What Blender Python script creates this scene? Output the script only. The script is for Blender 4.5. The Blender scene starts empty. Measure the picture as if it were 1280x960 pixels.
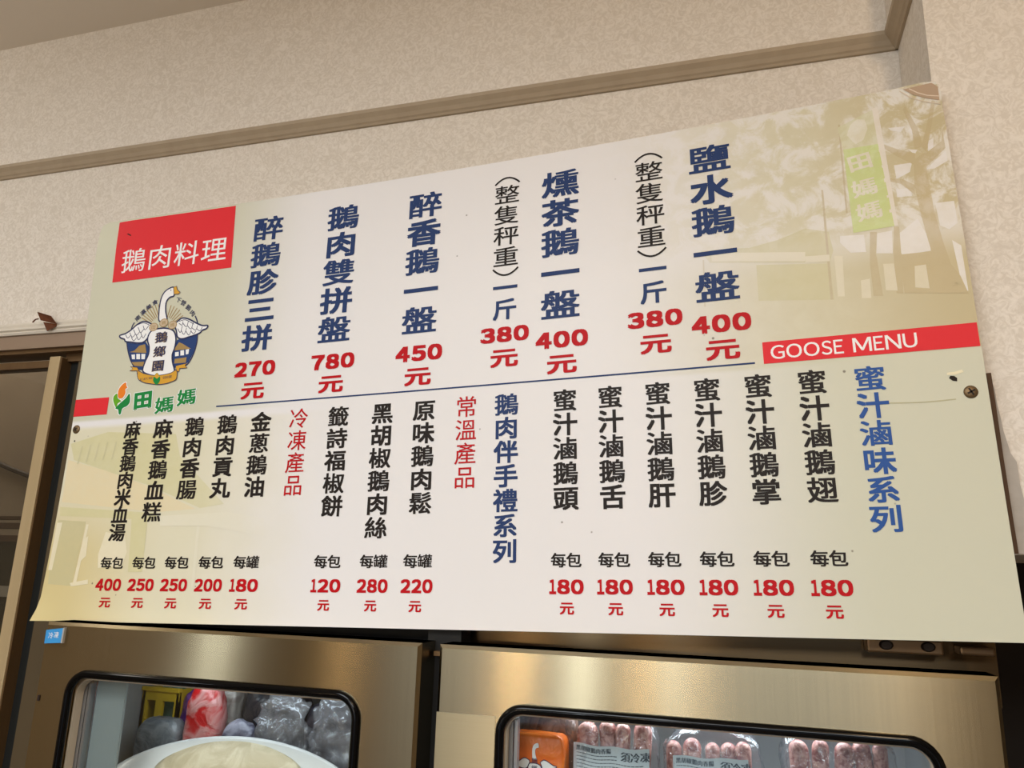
import bpy, bmesh, math, random
import numpy as np
from mathutils import Vector, Matrix
from mathutils.geometry import tessellate_polygon

S = bpy.context.scene
COL = S.collection
CZ = 2.02                       # height of the camera above the floor

# ------------------------------------------------------------------ camera
cam_d = bpy.data.cameras.new('camera'); cam = bpy.data.objects.new('camera', cam_d); COL.objects.link(cam)
cam_d.sensor_width = 36; cam_d.lens = 966.357*36/1280; cam_d.clip_start = .02
R_ = ((0.959514,0.280073,0.029871),(0.039467,-0.238697,0.970292),(-0.278883,0.929829,0.240087))
mw = Matrix.Identity(4)
for i in range(3):
    mw[i][0] = R_[0][i]; mw[i][1] = R_[1][i]; mw[i][2] = -R_[2][i]
mw.translation = (0,0,CZ)
cam.matrix_world = mw
S.camera = cam

# ------------------------------------------------------------------ world, lamps, exposure
S.view_settings.view_transform = 'Standard'; S.view_settings.look = 'None'
S.view_settings.gamma = 1; S.view_settings.use_curve_mapping = False
S.view_settings.exposure = 0.22
wd = bpy.data.worlds.new('world'); S.world = wd; wd.use_nodes = True
bg = wd.node_tree.nodes['Background']; bg.inputs[0].default_value = (.75,.85,1,1); bg.inputs[1].default_value = .6

def area(name, loc, size, power, color, rot=(0,0,0), size_y=None):
    l = bpy.data.lights.new(name, 'AREA'); l.energy = power; l.color = color; l.size = size
    if size_y: l.shape = 'RECTANGLE'; l.size_y = size_y
    o = bpy.data.objects.new(name, l); o.location = loc; o.rotation_euler = rot; COL.objects.link(o); return o
Z_ = lambda z: z + CZ
WARM = (1,.72,.42); COOL = (.82,.92,1); NEUT = (1,.93,.84)
def bulb(name, loc, r, power, color):
    l = bpy.data.lights.new(name, 'POINT'); l.energy = power; l.color = color; l.shadow_soft_size = r
    o = bpy.data.objects.new(name, l); o.location = loc; COL.objects.link(o); return o
area('ceiling_lamp_cool', (-.7,-.8,CZ+1.0), .9, 28, (.88,.95,1))
area('ceiling_lamp_back', (.2,-2.4,CZ+1.0), 1.4, 58, (.90,.96,1))
bulb('corner_lamp', (.42,-.45,CZ+.9), .08, 12, (1,.73,.45))
bulb('window_side_lamp', (-1.9,.2,CZ+.95), .06, 5, (1,.95,.86))
# pendant lamps and tubes over the tables behind the photographer
for x, p, c in ((-2.1,4,WARM),(-1.13,11,WARM),(-.50,6,WARM),(-.24,3,WARM)): bulb('pendant_lamp', (x,-2.3,CZ-.1), .06, p, c)
for x, p in ((-2.95,4),(-.80,3.4),(-.36,1.5)): area('tube_lamp', (x,-2.32,CZ-.1), .07, p, COOL, (math.radians(90),0,0), 1.0)
area('window_back_fill', (-1.9,1.3,CZ+.95), .4, 4.6, NEUT)  # added fill light, lifts the wall behind the window glass
for x, p in ((-.63,.2),(-.05,.55)): area('fridge_lamp', (x,.965,Z_(-.125)), .32, p, COOL, (0,0,0), .03)

# ------------------------------------------------------------------ materials
def lin(c):
    return tuple(((x/255)/12.92 if x/255 <= .04045 else ((x/255+.055)/1.055)**2.4) for x in c)
def alb(c, k=1.0):
    return tuple(min(.92, x*k) for x in lin(c)) + (1,)
MATS = {}
def mat(name, rgb, rough=.5, metal=0, spec=.4, k=1.0, **kw):
    if name in MATS: return MATS[name]
    m = bpy.data.materials.new(name); m.use_nodes = True
    b = m.node_tree.nodes['Principled BSDF']
    b.inputs['Base Color'].default_value = alb(rgb, k)
    b.inputs['Roughness'].default_value = rough; b.inputs['Metallic'].default_value = metal
    b.inputs['Specular IOR Level'].default_value = spec
    for a, v in kw.items(): b.inputs[a].default_value = v
    MATS[name] = m
    return m
class NT:
    def __init__(s, m): s.t = m.node_tree; s.bsdf = s.t.nodes['Principled BSDF']
    def n(s, typ, **kw):
        x = s.t.nodes.new(typ)
        for a, v in kw.items(): setattr(x, a, v)
        return x
    def l(s, a, b): s.t.links.new(a, b)
    def val(s, sock, v):
        if hasattr(v, 'is_output'): s.l(v, sock)
        else: sock.default_value = v
    def math(s, op, a, b=0.0, c=None):
        x = s.n('ShaderNodeMath', operation=op); s.val(x.inputs[0], a); s.val(x.inputs[1], b)
        if c is not None: s.val(x.inputs[2], c)
        return x.outputs[0]
    def ramp(s, v, a, b):             # smoothstep a -> b gives 0 -> 1 (a may exceed b)
        x = s.n('ShaderNodeMapRange', interpolation_type='SMOOTHSTEP')
        s.val(x.inputs[0], v)
        if a < b: x.inputs[1].default_value, x.inputs[2].default_value, x.inputs[3].default_value, x.inputs[4].default_value = a, b, 0, 1
        else: x.inputs[1].default_value, x.inputs[2].default_value, x.inputs[3].default_value, x.inputs[4].default_value = b, a, 1, 0
        return x.outputs[0]
    def mix(s, f, a, b):
        x = s.n('ShaderNodeMix', data_type='RGBA'); s.val(x.inputs[0], f); s.val(x.inputs[6], a); s.val(x.inputs[7], b); return x.outputs[2]
    def noise(s, vec, scale, detail=4, dist=0.0, rough=.55):
        x = s.n('ShaderNodeTexNoise'); x.inputs['Scale'].default_value = scale; x.inputs['Detail'].default_value = detail
        x.inputs['Distortion'].default_value = dist; x.inputs['Roughness'].default_value = rough
        if vec is not None: s.l(vec, x.inputs['Vector'])
        return x.outputs[0]
    def coords(s, scale=(1,1,1), what='Object'):
        c = s.n('ShaderNodeTexCoord'); mp = s.n('ShaderNodeMapping'); mp.inputs['Scale'].default_value = scale
        s.l(c.outputs[what], mp.inputs[0]); return mp.outputs[0]
    def bump(s, h, strength, dist=.002):
        x = s.n('ShaderNodeBump'); x.inputs['Strength'].default_value = strength; x.inputs['Distance'].default_value = dist
        s.l(h, x.inputs['Height']); s.l(x.outputs[0], s.bsdf.inputs['Normal'])

def wallpaper(name, lo, hi):
    m = mat(name, hi, .75, spec=.2); t = NT(m)
    v = t.coords()
    fib = t.noise(v, 85, 3, 2.2, .6); big = t.noise(v, 14, 3, .6)
    f = t.math('ADD', t.math('MULTIPLY', t.ramp(fib, .36, .66), .75), t.math('MULTIPLY', big, .25))
    t.l(t.mix(f, alb(lo), alb(hi)), t.bsdf.inputs['Base Color'])
    t.bump(fib, .25, .002)
    return m
M_WALL = wallpaper('wallpaper', (220,211,198), (241,234,224))
M_CEIL = mat('ceiling_paint', (240,232,220), .85, spec=.15)
t = NT(M_CEIL); t.bump(t.noise(t.coords(), 60, 3), .1)
M_TRIM = mat('moulding_paint', (196,182,162), .6)
t = NT(M_TRIM); t.l(t.mix(t.noise(t.coords(), 40, 3), alb((170,152,128)), alb((186,170,146))), t.bsdf.inputs['Base Color'])
M_FLOOR = mat('floor_tile', (120,104,86), .35)
t = NT(M_FLOOR); br = t.n('ShaderNodeTexBrick'); br.inputs['Scale'].default_value = 2.5; br.inputs['Color1'].default_value = alb((128,110,90)); br.inputs['Color2'].default_value = alb((110,96,80)); br.inputs['Mortar'].default_value = alb((80,72,64)); br.offset = 0; t.l(t.coords(), br.inputs[0]); t.l(br.outputs[0], t.bsdf.inputs['Base Color'])
M_ROOM = mat('room_wall', (128,104,80), .7)
t = NT(M_ROOM); t.l(t.mix(t.noise(t.coords((1,1,.3)), 3, 4), alb((150,132,108)), alb((186,166,140))), t.bsdf.inputs['Base Color'])
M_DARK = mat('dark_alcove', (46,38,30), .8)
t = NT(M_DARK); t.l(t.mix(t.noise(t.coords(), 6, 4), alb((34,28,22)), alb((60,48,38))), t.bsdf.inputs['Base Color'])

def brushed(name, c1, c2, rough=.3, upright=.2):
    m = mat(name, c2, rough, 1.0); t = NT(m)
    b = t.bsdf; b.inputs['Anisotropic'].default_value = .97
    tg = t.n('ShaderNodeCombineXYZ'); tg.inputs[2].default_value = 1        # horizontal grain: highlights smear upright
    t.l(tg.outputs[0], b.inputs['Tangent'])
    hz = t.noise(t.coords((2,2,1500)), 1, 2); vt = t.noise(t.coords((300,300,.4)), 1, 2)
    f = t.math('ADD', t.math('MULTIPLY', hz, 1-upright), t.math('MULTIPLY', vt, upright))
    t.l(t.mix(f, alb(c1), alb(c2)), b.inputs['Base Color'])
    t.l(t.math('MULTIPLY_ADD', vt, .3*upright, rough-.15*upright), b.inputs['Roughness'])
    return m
M_STEEL = brushed('brushed_steel', (166,152,122), (174,161,132), .25)
M_FILM = brushed('steel_under_film', (168,154,122), (176,162,132), .36)
M_BLACK = mat('black_rubber', (6,6,7), .10, spec=.2)
t = NT(M_BLACK); t.bump(t.noise(t.coords(), 18, 2), .12, .002)
M_LINER = mat('liner_beige', (196,182,160), .5)
M_WHITEP = mat('white_plastic', (214,222,222), .4)
M_ALU = mat('aluminium_strip', (170,168,170), .35, .8)
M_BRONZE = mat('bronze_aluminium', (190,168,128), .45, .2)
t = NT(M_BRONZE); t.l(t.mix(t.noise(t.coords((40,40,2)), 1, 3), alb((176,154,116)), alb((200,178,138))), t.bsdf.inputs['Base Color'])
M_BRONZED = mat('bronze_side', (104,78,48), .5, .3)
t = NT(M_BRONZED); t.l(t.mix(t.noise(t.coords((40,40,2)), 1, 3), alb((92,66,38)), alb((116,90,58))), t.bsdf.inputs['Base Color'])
M_GASK = mat('window_gasket', (20,22,20), .6)
M_RUST = mat('rusty_steel', (104,58,34), .75, .2)
t = NT(M_RUST); t.l(t.mix(t.noise(t.coords(), 120, 4), alb((74,42,28)), alb((130,74,42))), t.bsdf.inputs['Base Color'])

def glassy(name, tint, refl, rough=.02, body=(0,0,0), bodyf=0.0, wrinkle=0):
    """clear film or pane: see-through, with a mirror sheen that grows at grazing angles"""
    m = bpy.data.materials.new(name); m.use_nodes = True; nt = m.node_tree; nt.nodes.clear(); MATS[name] = m
    o = nt.nodes.new('ShaderNodeOutputMaterial'); tr = nt.nodes.new('ShaderNodeBsdfTransparent'); gl = nt.nodes.new('ShaderNodeBsdfGlossy')
    fr = nt.nodes.new('ShaderNodeLayerWeight'); fr.inputs[0].default_value = .5
    pw = nt.nodes.new('ShaderNodeMath'); pw.operation = 'POWER'; pw.inputs[1].default_value = 4.5
    mu = nt.nodes.new('ShaderNodeMath'); mu.operation = 'MULTIPLY_ADD'; mu.inputs[1].default_value = .9; mu.inputs[2].default_value = .035*refl
    tr.inputs[0].default_value = (*tint,1); gl.inputs['Roughness'].default_value = rough
    mx = nt.nodes.new('ShaderNodeMixShader'); nt.links.new(fr.outputs['Facing'], pw.inputs[0]); nt.links.new(pw.outputs[0], mu.inputs[0]); nt.links.new(mu.outputs[0], mx.inputs[0])
    last = tr.outputs[0]
    if bodyf:
        df = nt.nodes.new('ShaderNodeBsdfDiffuse'); df.inputs[0].default_value = (*body,1)
        m2 = nt.nodes.new('ShaderNodeMixShader'); m2.inputs[0].default_value = bodyf
        nt.links.new(tr.outputs[0], m2.inputs[1]); nt.links.new(df.outputs[0], m2.inputs[2]); last = m2.outputs[0]
    nt.links.new(last, mx.inputs[1]); nt.links.new(gl.outputs[0], mx.inputs[2]); nt.links.new(mx.outputs[0], o.inputs[0])
    if wrinkle:
        tc = nt.nodes.new('ShaderNodeTexCoord'); no = nt.nodes.new('ShaderNodeTexNoise'); no.inputs['Scale'].default_value = wrinkle; no.inputs['Detail'].default_value = 3; no.inputs['Distortion'].default_value = 1.5
        bp = nt.nodes.new('ShaderNodeBump'); bp.inputs['Strength'].default_value = .9; bp.inputs['Distance'].default_value = .008
        nt.links.new(tc.outputs['Object'], no.inputs['Vector']); nt.links.new(no.outputs[0], bp.inputs['Height'])
        nt.links.new(bp.outputs[0], gl.inputs['Normal']); nt.links.new(bp.outputs[0], fr.inputs['Normal'])
    return m
M_PANE = glassy('fridge_glass', (.94,.96,.96), 1.0)
M_WPANE = glassy('window_glass', (.8,.78,.74), 1.3)
M_CLEAR = glassy('clear_film', (.97,.97,.98), 2.2, .08, (.75,.75,.8), .04, 34)
M_CLOUDY = glassy('cloudy_bag', (.95,.95,.96), 3.0, .10, (.7,.7,.74), .16, 40)

# ------------------------------------------------------------------ mesh helpers
def tag(o, label=None, cat=None, group=None, kind=None):
    for a, v in (('label',label),('category',cat),('group',group),('kind',kind)):
        if v: o[a] = v
    return o
def empty(name, loc, label=None, cat=None, group=None, kind=None):
    o = bpy.data.objects.new(name, None); o.location = loc; o.empty_display_size = .05; COL.objects.link(o)
    return tag(o, label, cat, group, kind)
def world_loc(o):
    v = Vector(o.location)
    while o.parent: o = o.parent; v += Vector(o.location)
    return v
def obj(name, verts, faces, m, parent=None, smooth=False, uvs=None, mats=None):
    """mesh from world-space vertices; origin at the parent's base, or at the thing's own base"""
    verts = [Vector(v) for v in verts]
    if parent: base = world_loc(parent)
    else:
        lo = [min(v[i] for v in verts) for i in range(3)]; hi = [max(v[i] for v in verts) for i in range(3)]
        base = Vector(((lo[0]+hi[0])/2, (lo[1]+hi[1])/2, lo[2]))
    me = bpy.data.meshes.new(name); me.from_pydata([v-base for v in verts], [], [tuple(f) for f in faces]); me.update()
    if uvs is not None:
        ul = me.uv_layers.new(name='sheet'); idx = np.zeros(len(me.loops), int); me.loops.foreach_get('vertex_index', idx)
        ul.data.foreach_set('uv', np.asarray(uvs, float)[idx].astype(np.float32).ravel())
    o = bpy.data.objects.new(name, me); COL.objects.link(o)
    me.materials.append(m)
    if mats:
        for x in mats[0]: me.materials.append(x)
        for p_, i in zip(me.polygons, mats[1]): p_.material_index = i
    if smooth:
        me.polygons.foreach_set('use_smooth', [True]*len(me.polygons))
    if parent: o.parent = parent
    else: o.location = base
    return o
class MB:
    def __init__(s): s.v = []; s.f = []
    def add(s, v, f):
        n = len(s.v); s.v += [tuple(x) for x in v]; s.f += [tuple(i+n for i in q) for q in f]; return s
    def box(s, x0, x1, y0, y1, z0, z1, bev=0):
        bm = bmesh.new(); bmesh.ops.create_cube(bm, size=1)
        for v in bm.verts: v.co = Vector((x0+(v.co.x+.5)*(x1-x0), y0+(v.co.y+.5)*(y1-y0), z0+(v.co.z+.5)*(z1-z0)))
        if bev: bmesh.ops.bevel(bm, geom=list(bm.edges), offset=bev, segments=2, affect='EDGES', profile=.6)
        bm.verts.index_update(); s.add([v.co[:] for v in bm.verts], [[v.index for v in f.verts] for f in bm.faces]); bm.free(); return s
    def tube(s, pts, r, n=8, closed=False):
        pts = [Vector(q) for q in pts]; N = len(pts); rings = []
        for i, q in enumerate(pts):
            a = pts[(i-1) % N] if closed or i else q; b = pts[(i+1) % N] if closed or i < N-1 else q
            d = (b-a).normalized(); up = Vector((0,1,0)) if abs(d.y) < .9 else Vector((1,0,0))
            e = d.cross(up).normalized(); g = e.cross(d)
            rr = r[i] if isinstance(r, (list,tuple)) else r
            rings.append([q + e*rr*math.cos(2*math.pi*k/n) + g*rr*math.sin(2*math.pi*k/n) for k in range(n)])
        v = [x for R in rings for x in R]; f = []
        for i in range(N if closed else N-1):
            j = (i+1) % N
            for k in range(n): f.append((i*n+k, i*n+(k+1) % n, j*n+(k+1) % n, j*n+k))
        if not closed: f += [tuple(range(n))[::-1], tuple(range((N-1)*n, N*n))]
        return s.add(v, f)
    def prism(s, poly, y0, y1):            # poly in (x, z), extruded along y
        n = len(poly); v = [(x,y0,z) for x,z in poly] + [(x,y1,z) for x,z in poly]
        tri = tessellate_polygon([[Vector((x,z,0)) for x,z in poly]])
        f = [tuple(q) for q in tri] + [tuple(i+n for i in q)[::-1] for q in tri] + [(i,(i+1) % n,(i+1) % n+n,i+n) for i in range(n)]
        return s.add(v, f)
    def prismx(s, poly, x0, x1):           # poly in (y, z), extruded along x
        n = len(poly); v = [(x0,y,z) for y,z in poly] + [(x1,y,z) for y,z in poly]
        tri = tessellate_polygon([[Vector((x,z,0)) for x,z in poly]])
        f = [tuple(q) for q in tri] + [tuple(i+n for i in q)[::-1] for q in tri] + [(i,(i+1) % n,(i+1) % n+n,i+n) for i in range(n)]
        return s.add(v, f)
    def build(s, name, m, parent=None, smooth=False): return obj(name, s.v, s.f, m, parent, smooth)
def structure(o): o['kind'] = 'structure'; return o
Z = lambda z: z + CZ

# ================================================================== THE ROOM
YW, YC, XC = 1.048, .905, .2355        # back wall, column face, column corner
ZL = Z(.402)                           # top of the window opening
ZA = Z(.16)                            # top of the fridge alcove, behind the board
b = MB(); b.box(-4,XC+.2,YW,YW+.12,ZL,Z(.735)); b.box(-1.02,XC+.2,YW,YW+.12,ZA,ZL); b.box(-4,-1.02,YW,YW+.12,0,Z(-1.0)); b.box(-4,-2.3,YW,YW+.12,Z(-1.0),ZL);
structure(b.build('wall_back', M_WALL))
structure(MB().box(-4,XC-.012,YW-.014,YW+.12,Z(.744),Z(1.2)).build('wall_back_upper', M_WALL))
structure(MB().box(XC,3,YC,YW+.12,Z(.035),Z(1.2)).build('wall_column', M_WALL))
structure(MB().box(XC-.014,XC,YC+.0,YW-.014,Z(.744),Z(1.2)).build('wall_column_upper', M_WALL))
structure(MB().box(-4,3,-5,YW+.12,Z(1.029),Z(1.12)).build('ceiling', M_CEIL))
structure(MB().box(-4,3,-5,2.2,-.1,0).build('floor', M_FLOOR))
structure(MB().box(-4.1,-4,-5,YW+.12,0,Z(1.1)).build('wall_left', M_ROOM))
structure(MB().box(3,3.1,-5,2.2,0,Z(1.1)).build('wall_right', M_ROOM))
b = MB(); b.box(-4,-3.2,-5.1,-5,0,Z(1.1)); b.box(-1.4,-.6,-5.1,-5,0,Z(1.1)); b.box(1.2,3,-5.1,-5,0,Z(1.1)); b.box(-4,3,-5.1,-5,Z(.55),Z(1.1)); b.box(-3.2,-1.4,-5.1,-5,0,.8)
structure(b.build('wall_front', M_ROOM))
# alcove behind and beside the refrigerator
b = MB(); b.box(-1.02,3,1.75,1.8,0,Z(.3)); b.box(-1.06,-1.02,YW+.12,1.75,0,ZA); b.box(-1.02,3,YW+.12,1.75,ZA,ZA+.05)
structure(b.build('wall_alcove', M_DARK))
structure(MB().box(-1.091,-1.02,YW+.05,YW+.12,Z(-1.0),ZL).build('trim_3', mat('jamb_bronze', (66,50,36), .5, .2)))
# picture-rail cove along the back wall and round the inner corner
x1 = XC
cove = [(YW,.7305),(YW-.004,.7305),(YW-.006,.7335),(YW-.0085,.7355),(YW-.012,.741),(YW-.0175,.747),(YW-.0185,.7525),(YW,.7525)]
b = MB().prismx([(y,Z(z)) for y,z in cove], -4, x1)
cove2 = [(x1-(YW-y),Z(z)) for y,z in cove]
b.prism(cove2, YC+.002, YW-.001)
structure(b.build('trim_1', M_TRIM))
# white moulding over the window
led = [(YW,.400),(YW-.006,.400),(YW-.008,.4035),(YW-.006,.406),(YW-.010,.4085),(YW-.010,.412),(YW-.004,.414),(YW-.006,.4185),(YW-.003,.4235),(YW,.4235)]
structure(MB().prismx([(y,Z(z)) for y,z in led], -3, -1.0).build('trim_2', mat('ivory_moulding', (222,214,200), .5)))

# ------------------------------------------------------------------ window
W1 = empty('window_1', (-1.6,YW,Z(-1.0)), kind='structure')
b = MB(); b.box(-2.3,-1.02,YW-.002,YW+.05,Z(.374),Z(.3995)); b.build('window_frame', mat('frame_taupe', (150,128,108), .5), W1)
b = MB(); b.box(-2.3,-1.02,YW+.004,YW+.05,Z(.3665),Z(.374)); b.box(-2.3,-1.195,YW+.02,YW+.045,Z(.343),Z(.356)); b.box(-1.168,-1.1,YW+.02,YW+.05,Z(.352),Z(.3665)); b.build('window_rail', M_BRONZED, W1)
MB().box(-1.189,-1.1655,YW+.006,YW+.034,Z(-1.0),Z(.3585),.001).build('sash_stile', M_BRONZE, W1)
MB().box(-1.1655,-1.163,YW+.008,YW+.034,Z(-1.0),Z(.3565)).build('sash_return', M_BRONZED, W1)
MB().box(-1.163,-1.139,YW+.03,YW+.036,Z(-1.0),Z(.3665)).build('gasket_strip', M_GASK, W1)
MB().box(-1.139,-1.092,YW+.022,YW+.045,Z(-1.0),Z(.352)).build('rear_stile', mat('bronze_dark', (92,78,56), .5, .25), W1)
MB().box(-2.3,-1.19,YW+.024,YW+.027,Z(-1.0),Z(.343)).build('window_pane', M_WPANE, W1)
b = MB(); b.box(-2.3,-1.19,YW+.03,YW+.036,Z(-.062),Z(-.044)); b.build('screen_rail', mat('grey_rail', (150,146,136), .5), W1)
m = mat('insect_screen', (58,56,48), .8); t = NT(m); t.l(t.mix(t.noise(t.coords((600,600,600)),1,1), alb((46,44,38)), alb((74,72,62))), t.bsdf.inputs['Base Color'])
MB().box(-2.3,-1.19,YW+.036,YW+.038,Z(-1.0),Z(.031)).build('insect_screen', m, W1)
b = MB(); b.box(-2.3,-1.19,YW+.034,YW+.06,Z(.031),Z(.042)); b.box(-2.3,-1.19,YW+.04,YW+.06,Z(.054),Z(.064)); b.box(-2.3,-1.19,YW+.044,YW+.06,Z(.070),Z(.076)); b.build('inner_rail', mat('inner_rail', (84,70,60), .6), W1)
m = mat('store_wall', (150,136,116), .8); t = NT(m); t.l(t.mix(t.noise(t.coords(), 5, 3), alb((134,120,102)), alb((160,146,126))), t.bsdf.inputs['Base Color'])
b = MB(); b.box(-3.6,-1.13,YW+.5,YW+.55,0,Z(1.0)); structure(b.build('wall_outside', m))
cable = empty('wall_cable', (-1.7,YW+.47,Z(.3)), 'thin dark cable sagging behind the window glass', 'cable')
MB().tube([(-2.2+i*.05,YW+.49,Z(.40-.08*math.sin(i*.16)-.012*i)) for i in range(17)], .006, 6).build('cable_run', mat('cable_dark', (70,62,54), .6), cable)
jug = MB()
ring = []
prof = [(.0,0),(.05,0),(.055,.02),(.055,.12),(.045,.15),(.02,.165),(.02,.18),(0,.18)]
nn = 20
vv = [(-1.30+r*math.cos(2*math.pi*k/nn), 1.45+r*math.sin(2*math.pi*k/nn), Z(-.42)+z) for r,z in prof for k in range(nn)]
ff = [(i*nn+k,i*nn+(k+1)%nn,(i+1)*nn+(k+1)%nn,(i+1)*nn+k) for i in range(len(prof)-1) for k in range(nn)]
jug.add(vv, ff)

# rusty bracket on the window moulding
hk = empty('rusty_bracket', (-1.182,1.035,Z(.404)), 'small folded rusty metal bracket stuck on the white window moulding', 'bracket')
def plate(a, b_, c, d, th=.0016):
    q = [Vector(v) for v in (a,b_,c,d)]; n = (q[1]-q[0]).cross(q[3]-q[0]).normalized()*th
    return MB().add([v for v in q]+[v+n for v in q], [(0,1,2,3),(7,6,5,4),(0,4,5,1),(1,5,6,2),(2,6,7,3),(3,7,4,0)])
MB_ = plate((-1.2035,1.024,Z(.4345)),(-1.1735,1.026,Z(.4255)),(-1.1665,1.034,Z(.413)),(-1.199,1.030,Z(.4205))); MB_.build('top_flap', M_RUST, hk)
plate((-1.192,1.03,Z(.4165)),(-1.1665,1.034,Z(.413)),(-1.1685,1.036,Z(.409)),(-1.1845,1.034,Z(.4005))).build('lower_flap', M_RUST, hk)
MB().tube([(-1.199,1.025,Z(.4215)),(-1.204,1.024,Z(.4205)),(-1.2095,1.024,Z(.4155))], .0013, 6).build('wire_tail', M_RUST, hk)

# brown batten and torn plaster beside the board on the column
bt = MB().prism([(.2500,Z(.221)),(.2568,Z(.2215)),(.2576,Z(.19)),(.2587,Z(.13)),(.2606,Z(.065)),(.2616,Z(.036)),(.2570,Z(.036))], YC-.012, YC-.0005).build('wooden_batten', mat('batten_wood', (84,60,40), .7))
tag(bt, 'narrow brown wooden batten beside the right edge of the menu board', 'batten')
pl = MB().prism([(.2575,Z(.2205)),(.2605,Z(.206)),(.2612,Z(.188)),(.2628,Z(.175)),(.2640,Z(.160)),(.2680,Z(.137)),(.2725,Z(.128)),(.2728,Z(.105)),(.2752,Z(.085)),(.2790,Z(.062)),(.279,Z(.036)),(.2630,Z(.036))], YC-.004, YC+.001)
m = mat('torn_plaster', (182,176,168), .85); t = NT(m); t.l(t.mix(t.noise(t.coords(), 60, 4), alb((160,152,142)), alb((198,192,184))), t.bsdf.inputs['Base Color'])
tag(pl.build('torn_plaster', m), 'strip of torn grey plaster on the column next to the brown batten', 'plaster patch')

# ================================================================== THE MENU BOARD
BP = [-0.016762,-0.0286,-0.031307,-0.964174,0.921202,-0.082542,0.617678,-0.013198,0.000457,-0.005845,-0.014535,-0.000825,0.0,0.0,0.021386,-0.01169,-0.009275,-0.018041,-0.009159]
BW, BH = 1.22, BP[6]
_rx,_ry,_rz = BP[:3]
RB = np.array(Matrix.Rotation(_rz,3,'Z') @ Matrix.Rotation(_rx,3,'X') @ Matrix.Rotation(_ry,3,'Y'))
DD = np.array(BP[7:19]).reshape(3,4)
def sheet(U, V, off=0.0):
    """points on the gently warped face of the board; U, V in metres from its lower left corner; off = height over the print"""
    U = np.asarray(U, float); V = np.asarray(V, float); u = U/BW; v = V/BH
    bu = np.stack([(1-u)**2, 2*u*(1-u), u*u]); bv = np.stack([(1-v)**3, 3*v*(1-v)**2, 3*v*v*(1-v), v**3])
    d = np.einsum('i...,ij,j...->...', bu, DD, bv)
    curl = .010*np.clip(1-np.hypot(u/.03, v/.05), 0, 1)**1.5 + .004*np.clip(1-np.hypot((u-1)/.04, (v-1)/.08), 0, 1)
    curl -= .004*np.clip(1-np.hypot((u-.0)/.05,(v-1)/.08),0,1)
    P = np.stack([U, d-off-curl, V], -1)
    return P @ RB.T + np.array([BP[3], BP[4], BP[5]+CZ])

board = empty('menu_board', tuple(sheet(.61, 0, 0).tolist()), 'large white and beige goose menu board with blue, black and red Chinese lettering', 'menu board')
WHITE = (228,226,226); KB = 1.06
def board_nodes(m):
    """the sheet's own printed ground colour, from its position on the sheet"""
    t = NT(m); uv = t.n('ShaderNodeUVMap', uv_map='sheet'); sp = t.n('ShaderNodeSeparateXYZ'); t.l(uv.outputs[0], sp.inputs[0])
    U, V = sp.outputs[0], sp.outputs[1]
    A = lambda c: alb(c, KB)
    c = A(WHITE)
    up = t.ramp(V, 28.6, 29.2); lo = t.ramp(V, 28.3, 27.4)
    n1 = t.noise(uv.outputs[0], .12, 3); n2 = t.noise(uv.outputs[0], .5, 5, .6)
    c = t.mix(t.math('MULTIPLY', t.ramp(U, 40, 22), up), c, A((203,202,180)))                       # beige block, upper left
    lv = t.math('MULTIPLY', lo, t.ramp(t.math('ADD', U, t.math('MULTIPLY', n1, 10)), 52, 26))
    c = t.mix(lv, c, A((218,213,188)))                                                             # faded house, lower left
    c = t.mix(t.math('MULTIPLY', t.math('MULTIPLY', lo, t.ramp(U, 22, 2)), t.ramp(V, 20, 8)), c, A((210,194,142)))
    # upper right photograph, fading to white
    fade = t.math('MULTIPLY', t.ramp(U, 80, 108), up)
    leaf = t.ramp(t.noise(uv.outputs[0], .30, 8, .5, .66), .40, .56)
    leaf2 = t.math('MULTIPLY', leaf, t.ramp(V, 40, 47))
    ground = t.ramp(V, 45, 39)
    fol = t.math('MAXIMUM', leaf2, ground)
    gcol = t.mix(n2, A((213,209,186)), A((202,195,166)))
    gcol = t.mix(t.ramp(U, 104, 122), gcol, A((192,180,144)))
    photo = t.mix(fol, A((222,219,212)), gcol)
    c = t.mix(fade, c, photo)
    c = t.mix(t.math('MULTIPLY', t.ramp(U, 84, 112), t.ramp(V, 29.6, 29.2)), c, A((204,204,184)))  # lower right
    # grime: small dark specks
    vo = t.n('ShaderNodeTexVoronoi'); vo.inputs['Scale'].default_value = .22; t.l(uv.outputs[0], vo.inputs['Vector'])
    sc = t.n('ShaderNodeSeparateColor'); t.l(vo.outputs['Color'], sc.inputs[0])
    spk = t.math('MULTIPLY', t.ramp(vo.outputs['Distance'], .045, .02), t.ramp(sc.outputs[0], .42, .52))
    c = t.mix(t.math('MULTIPLY', spk, .75), c, A((88,74,56)))
    return t, c, fade, U, V
M_BOARD = mat('board_print', WHITE, .42, spec=.25); t, c, _, _, _ = board_nodes(M_BOARD); t.l(c, t.bsdf.inputs['Base Color'])
M_FOAM = mat('board_edge_foam', (222,216,200), .7)
def ghost(name, rgb, op):
    """faded ink of the background photographs: the sheet's ground shows through it"""
    m = mat(name, rgb, .42, spec=.35); t, c, fade, U, V = board_nodes(m)
    n = t.noise(t.n('ShaderNodeUVMap', uv_map='sheet').outputs[0], .8, 5, .3)
    f = t.math('MULTIPLY', t.math('MULTIPLY_ADD', n, .7, .65), op)
    side = t.math('MAXIMUM', t.ramp(U, 84, 104), t.ramp(U, 46, 14))
    t.l(t.mix(t.math('MULTIPLY', f, side), c, alb(rgb, KB)), t.bsdf.inputs['Base Color']); return m
def ink(name, rgb): 
    m = mat('ink_'+name, rgb, .5, spec=.15); return m
NAVY, BLK, RED = ink('navy', (42,62,108)), ink('black', (38,32,29)), ink('red', (190,12,24))
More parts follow.
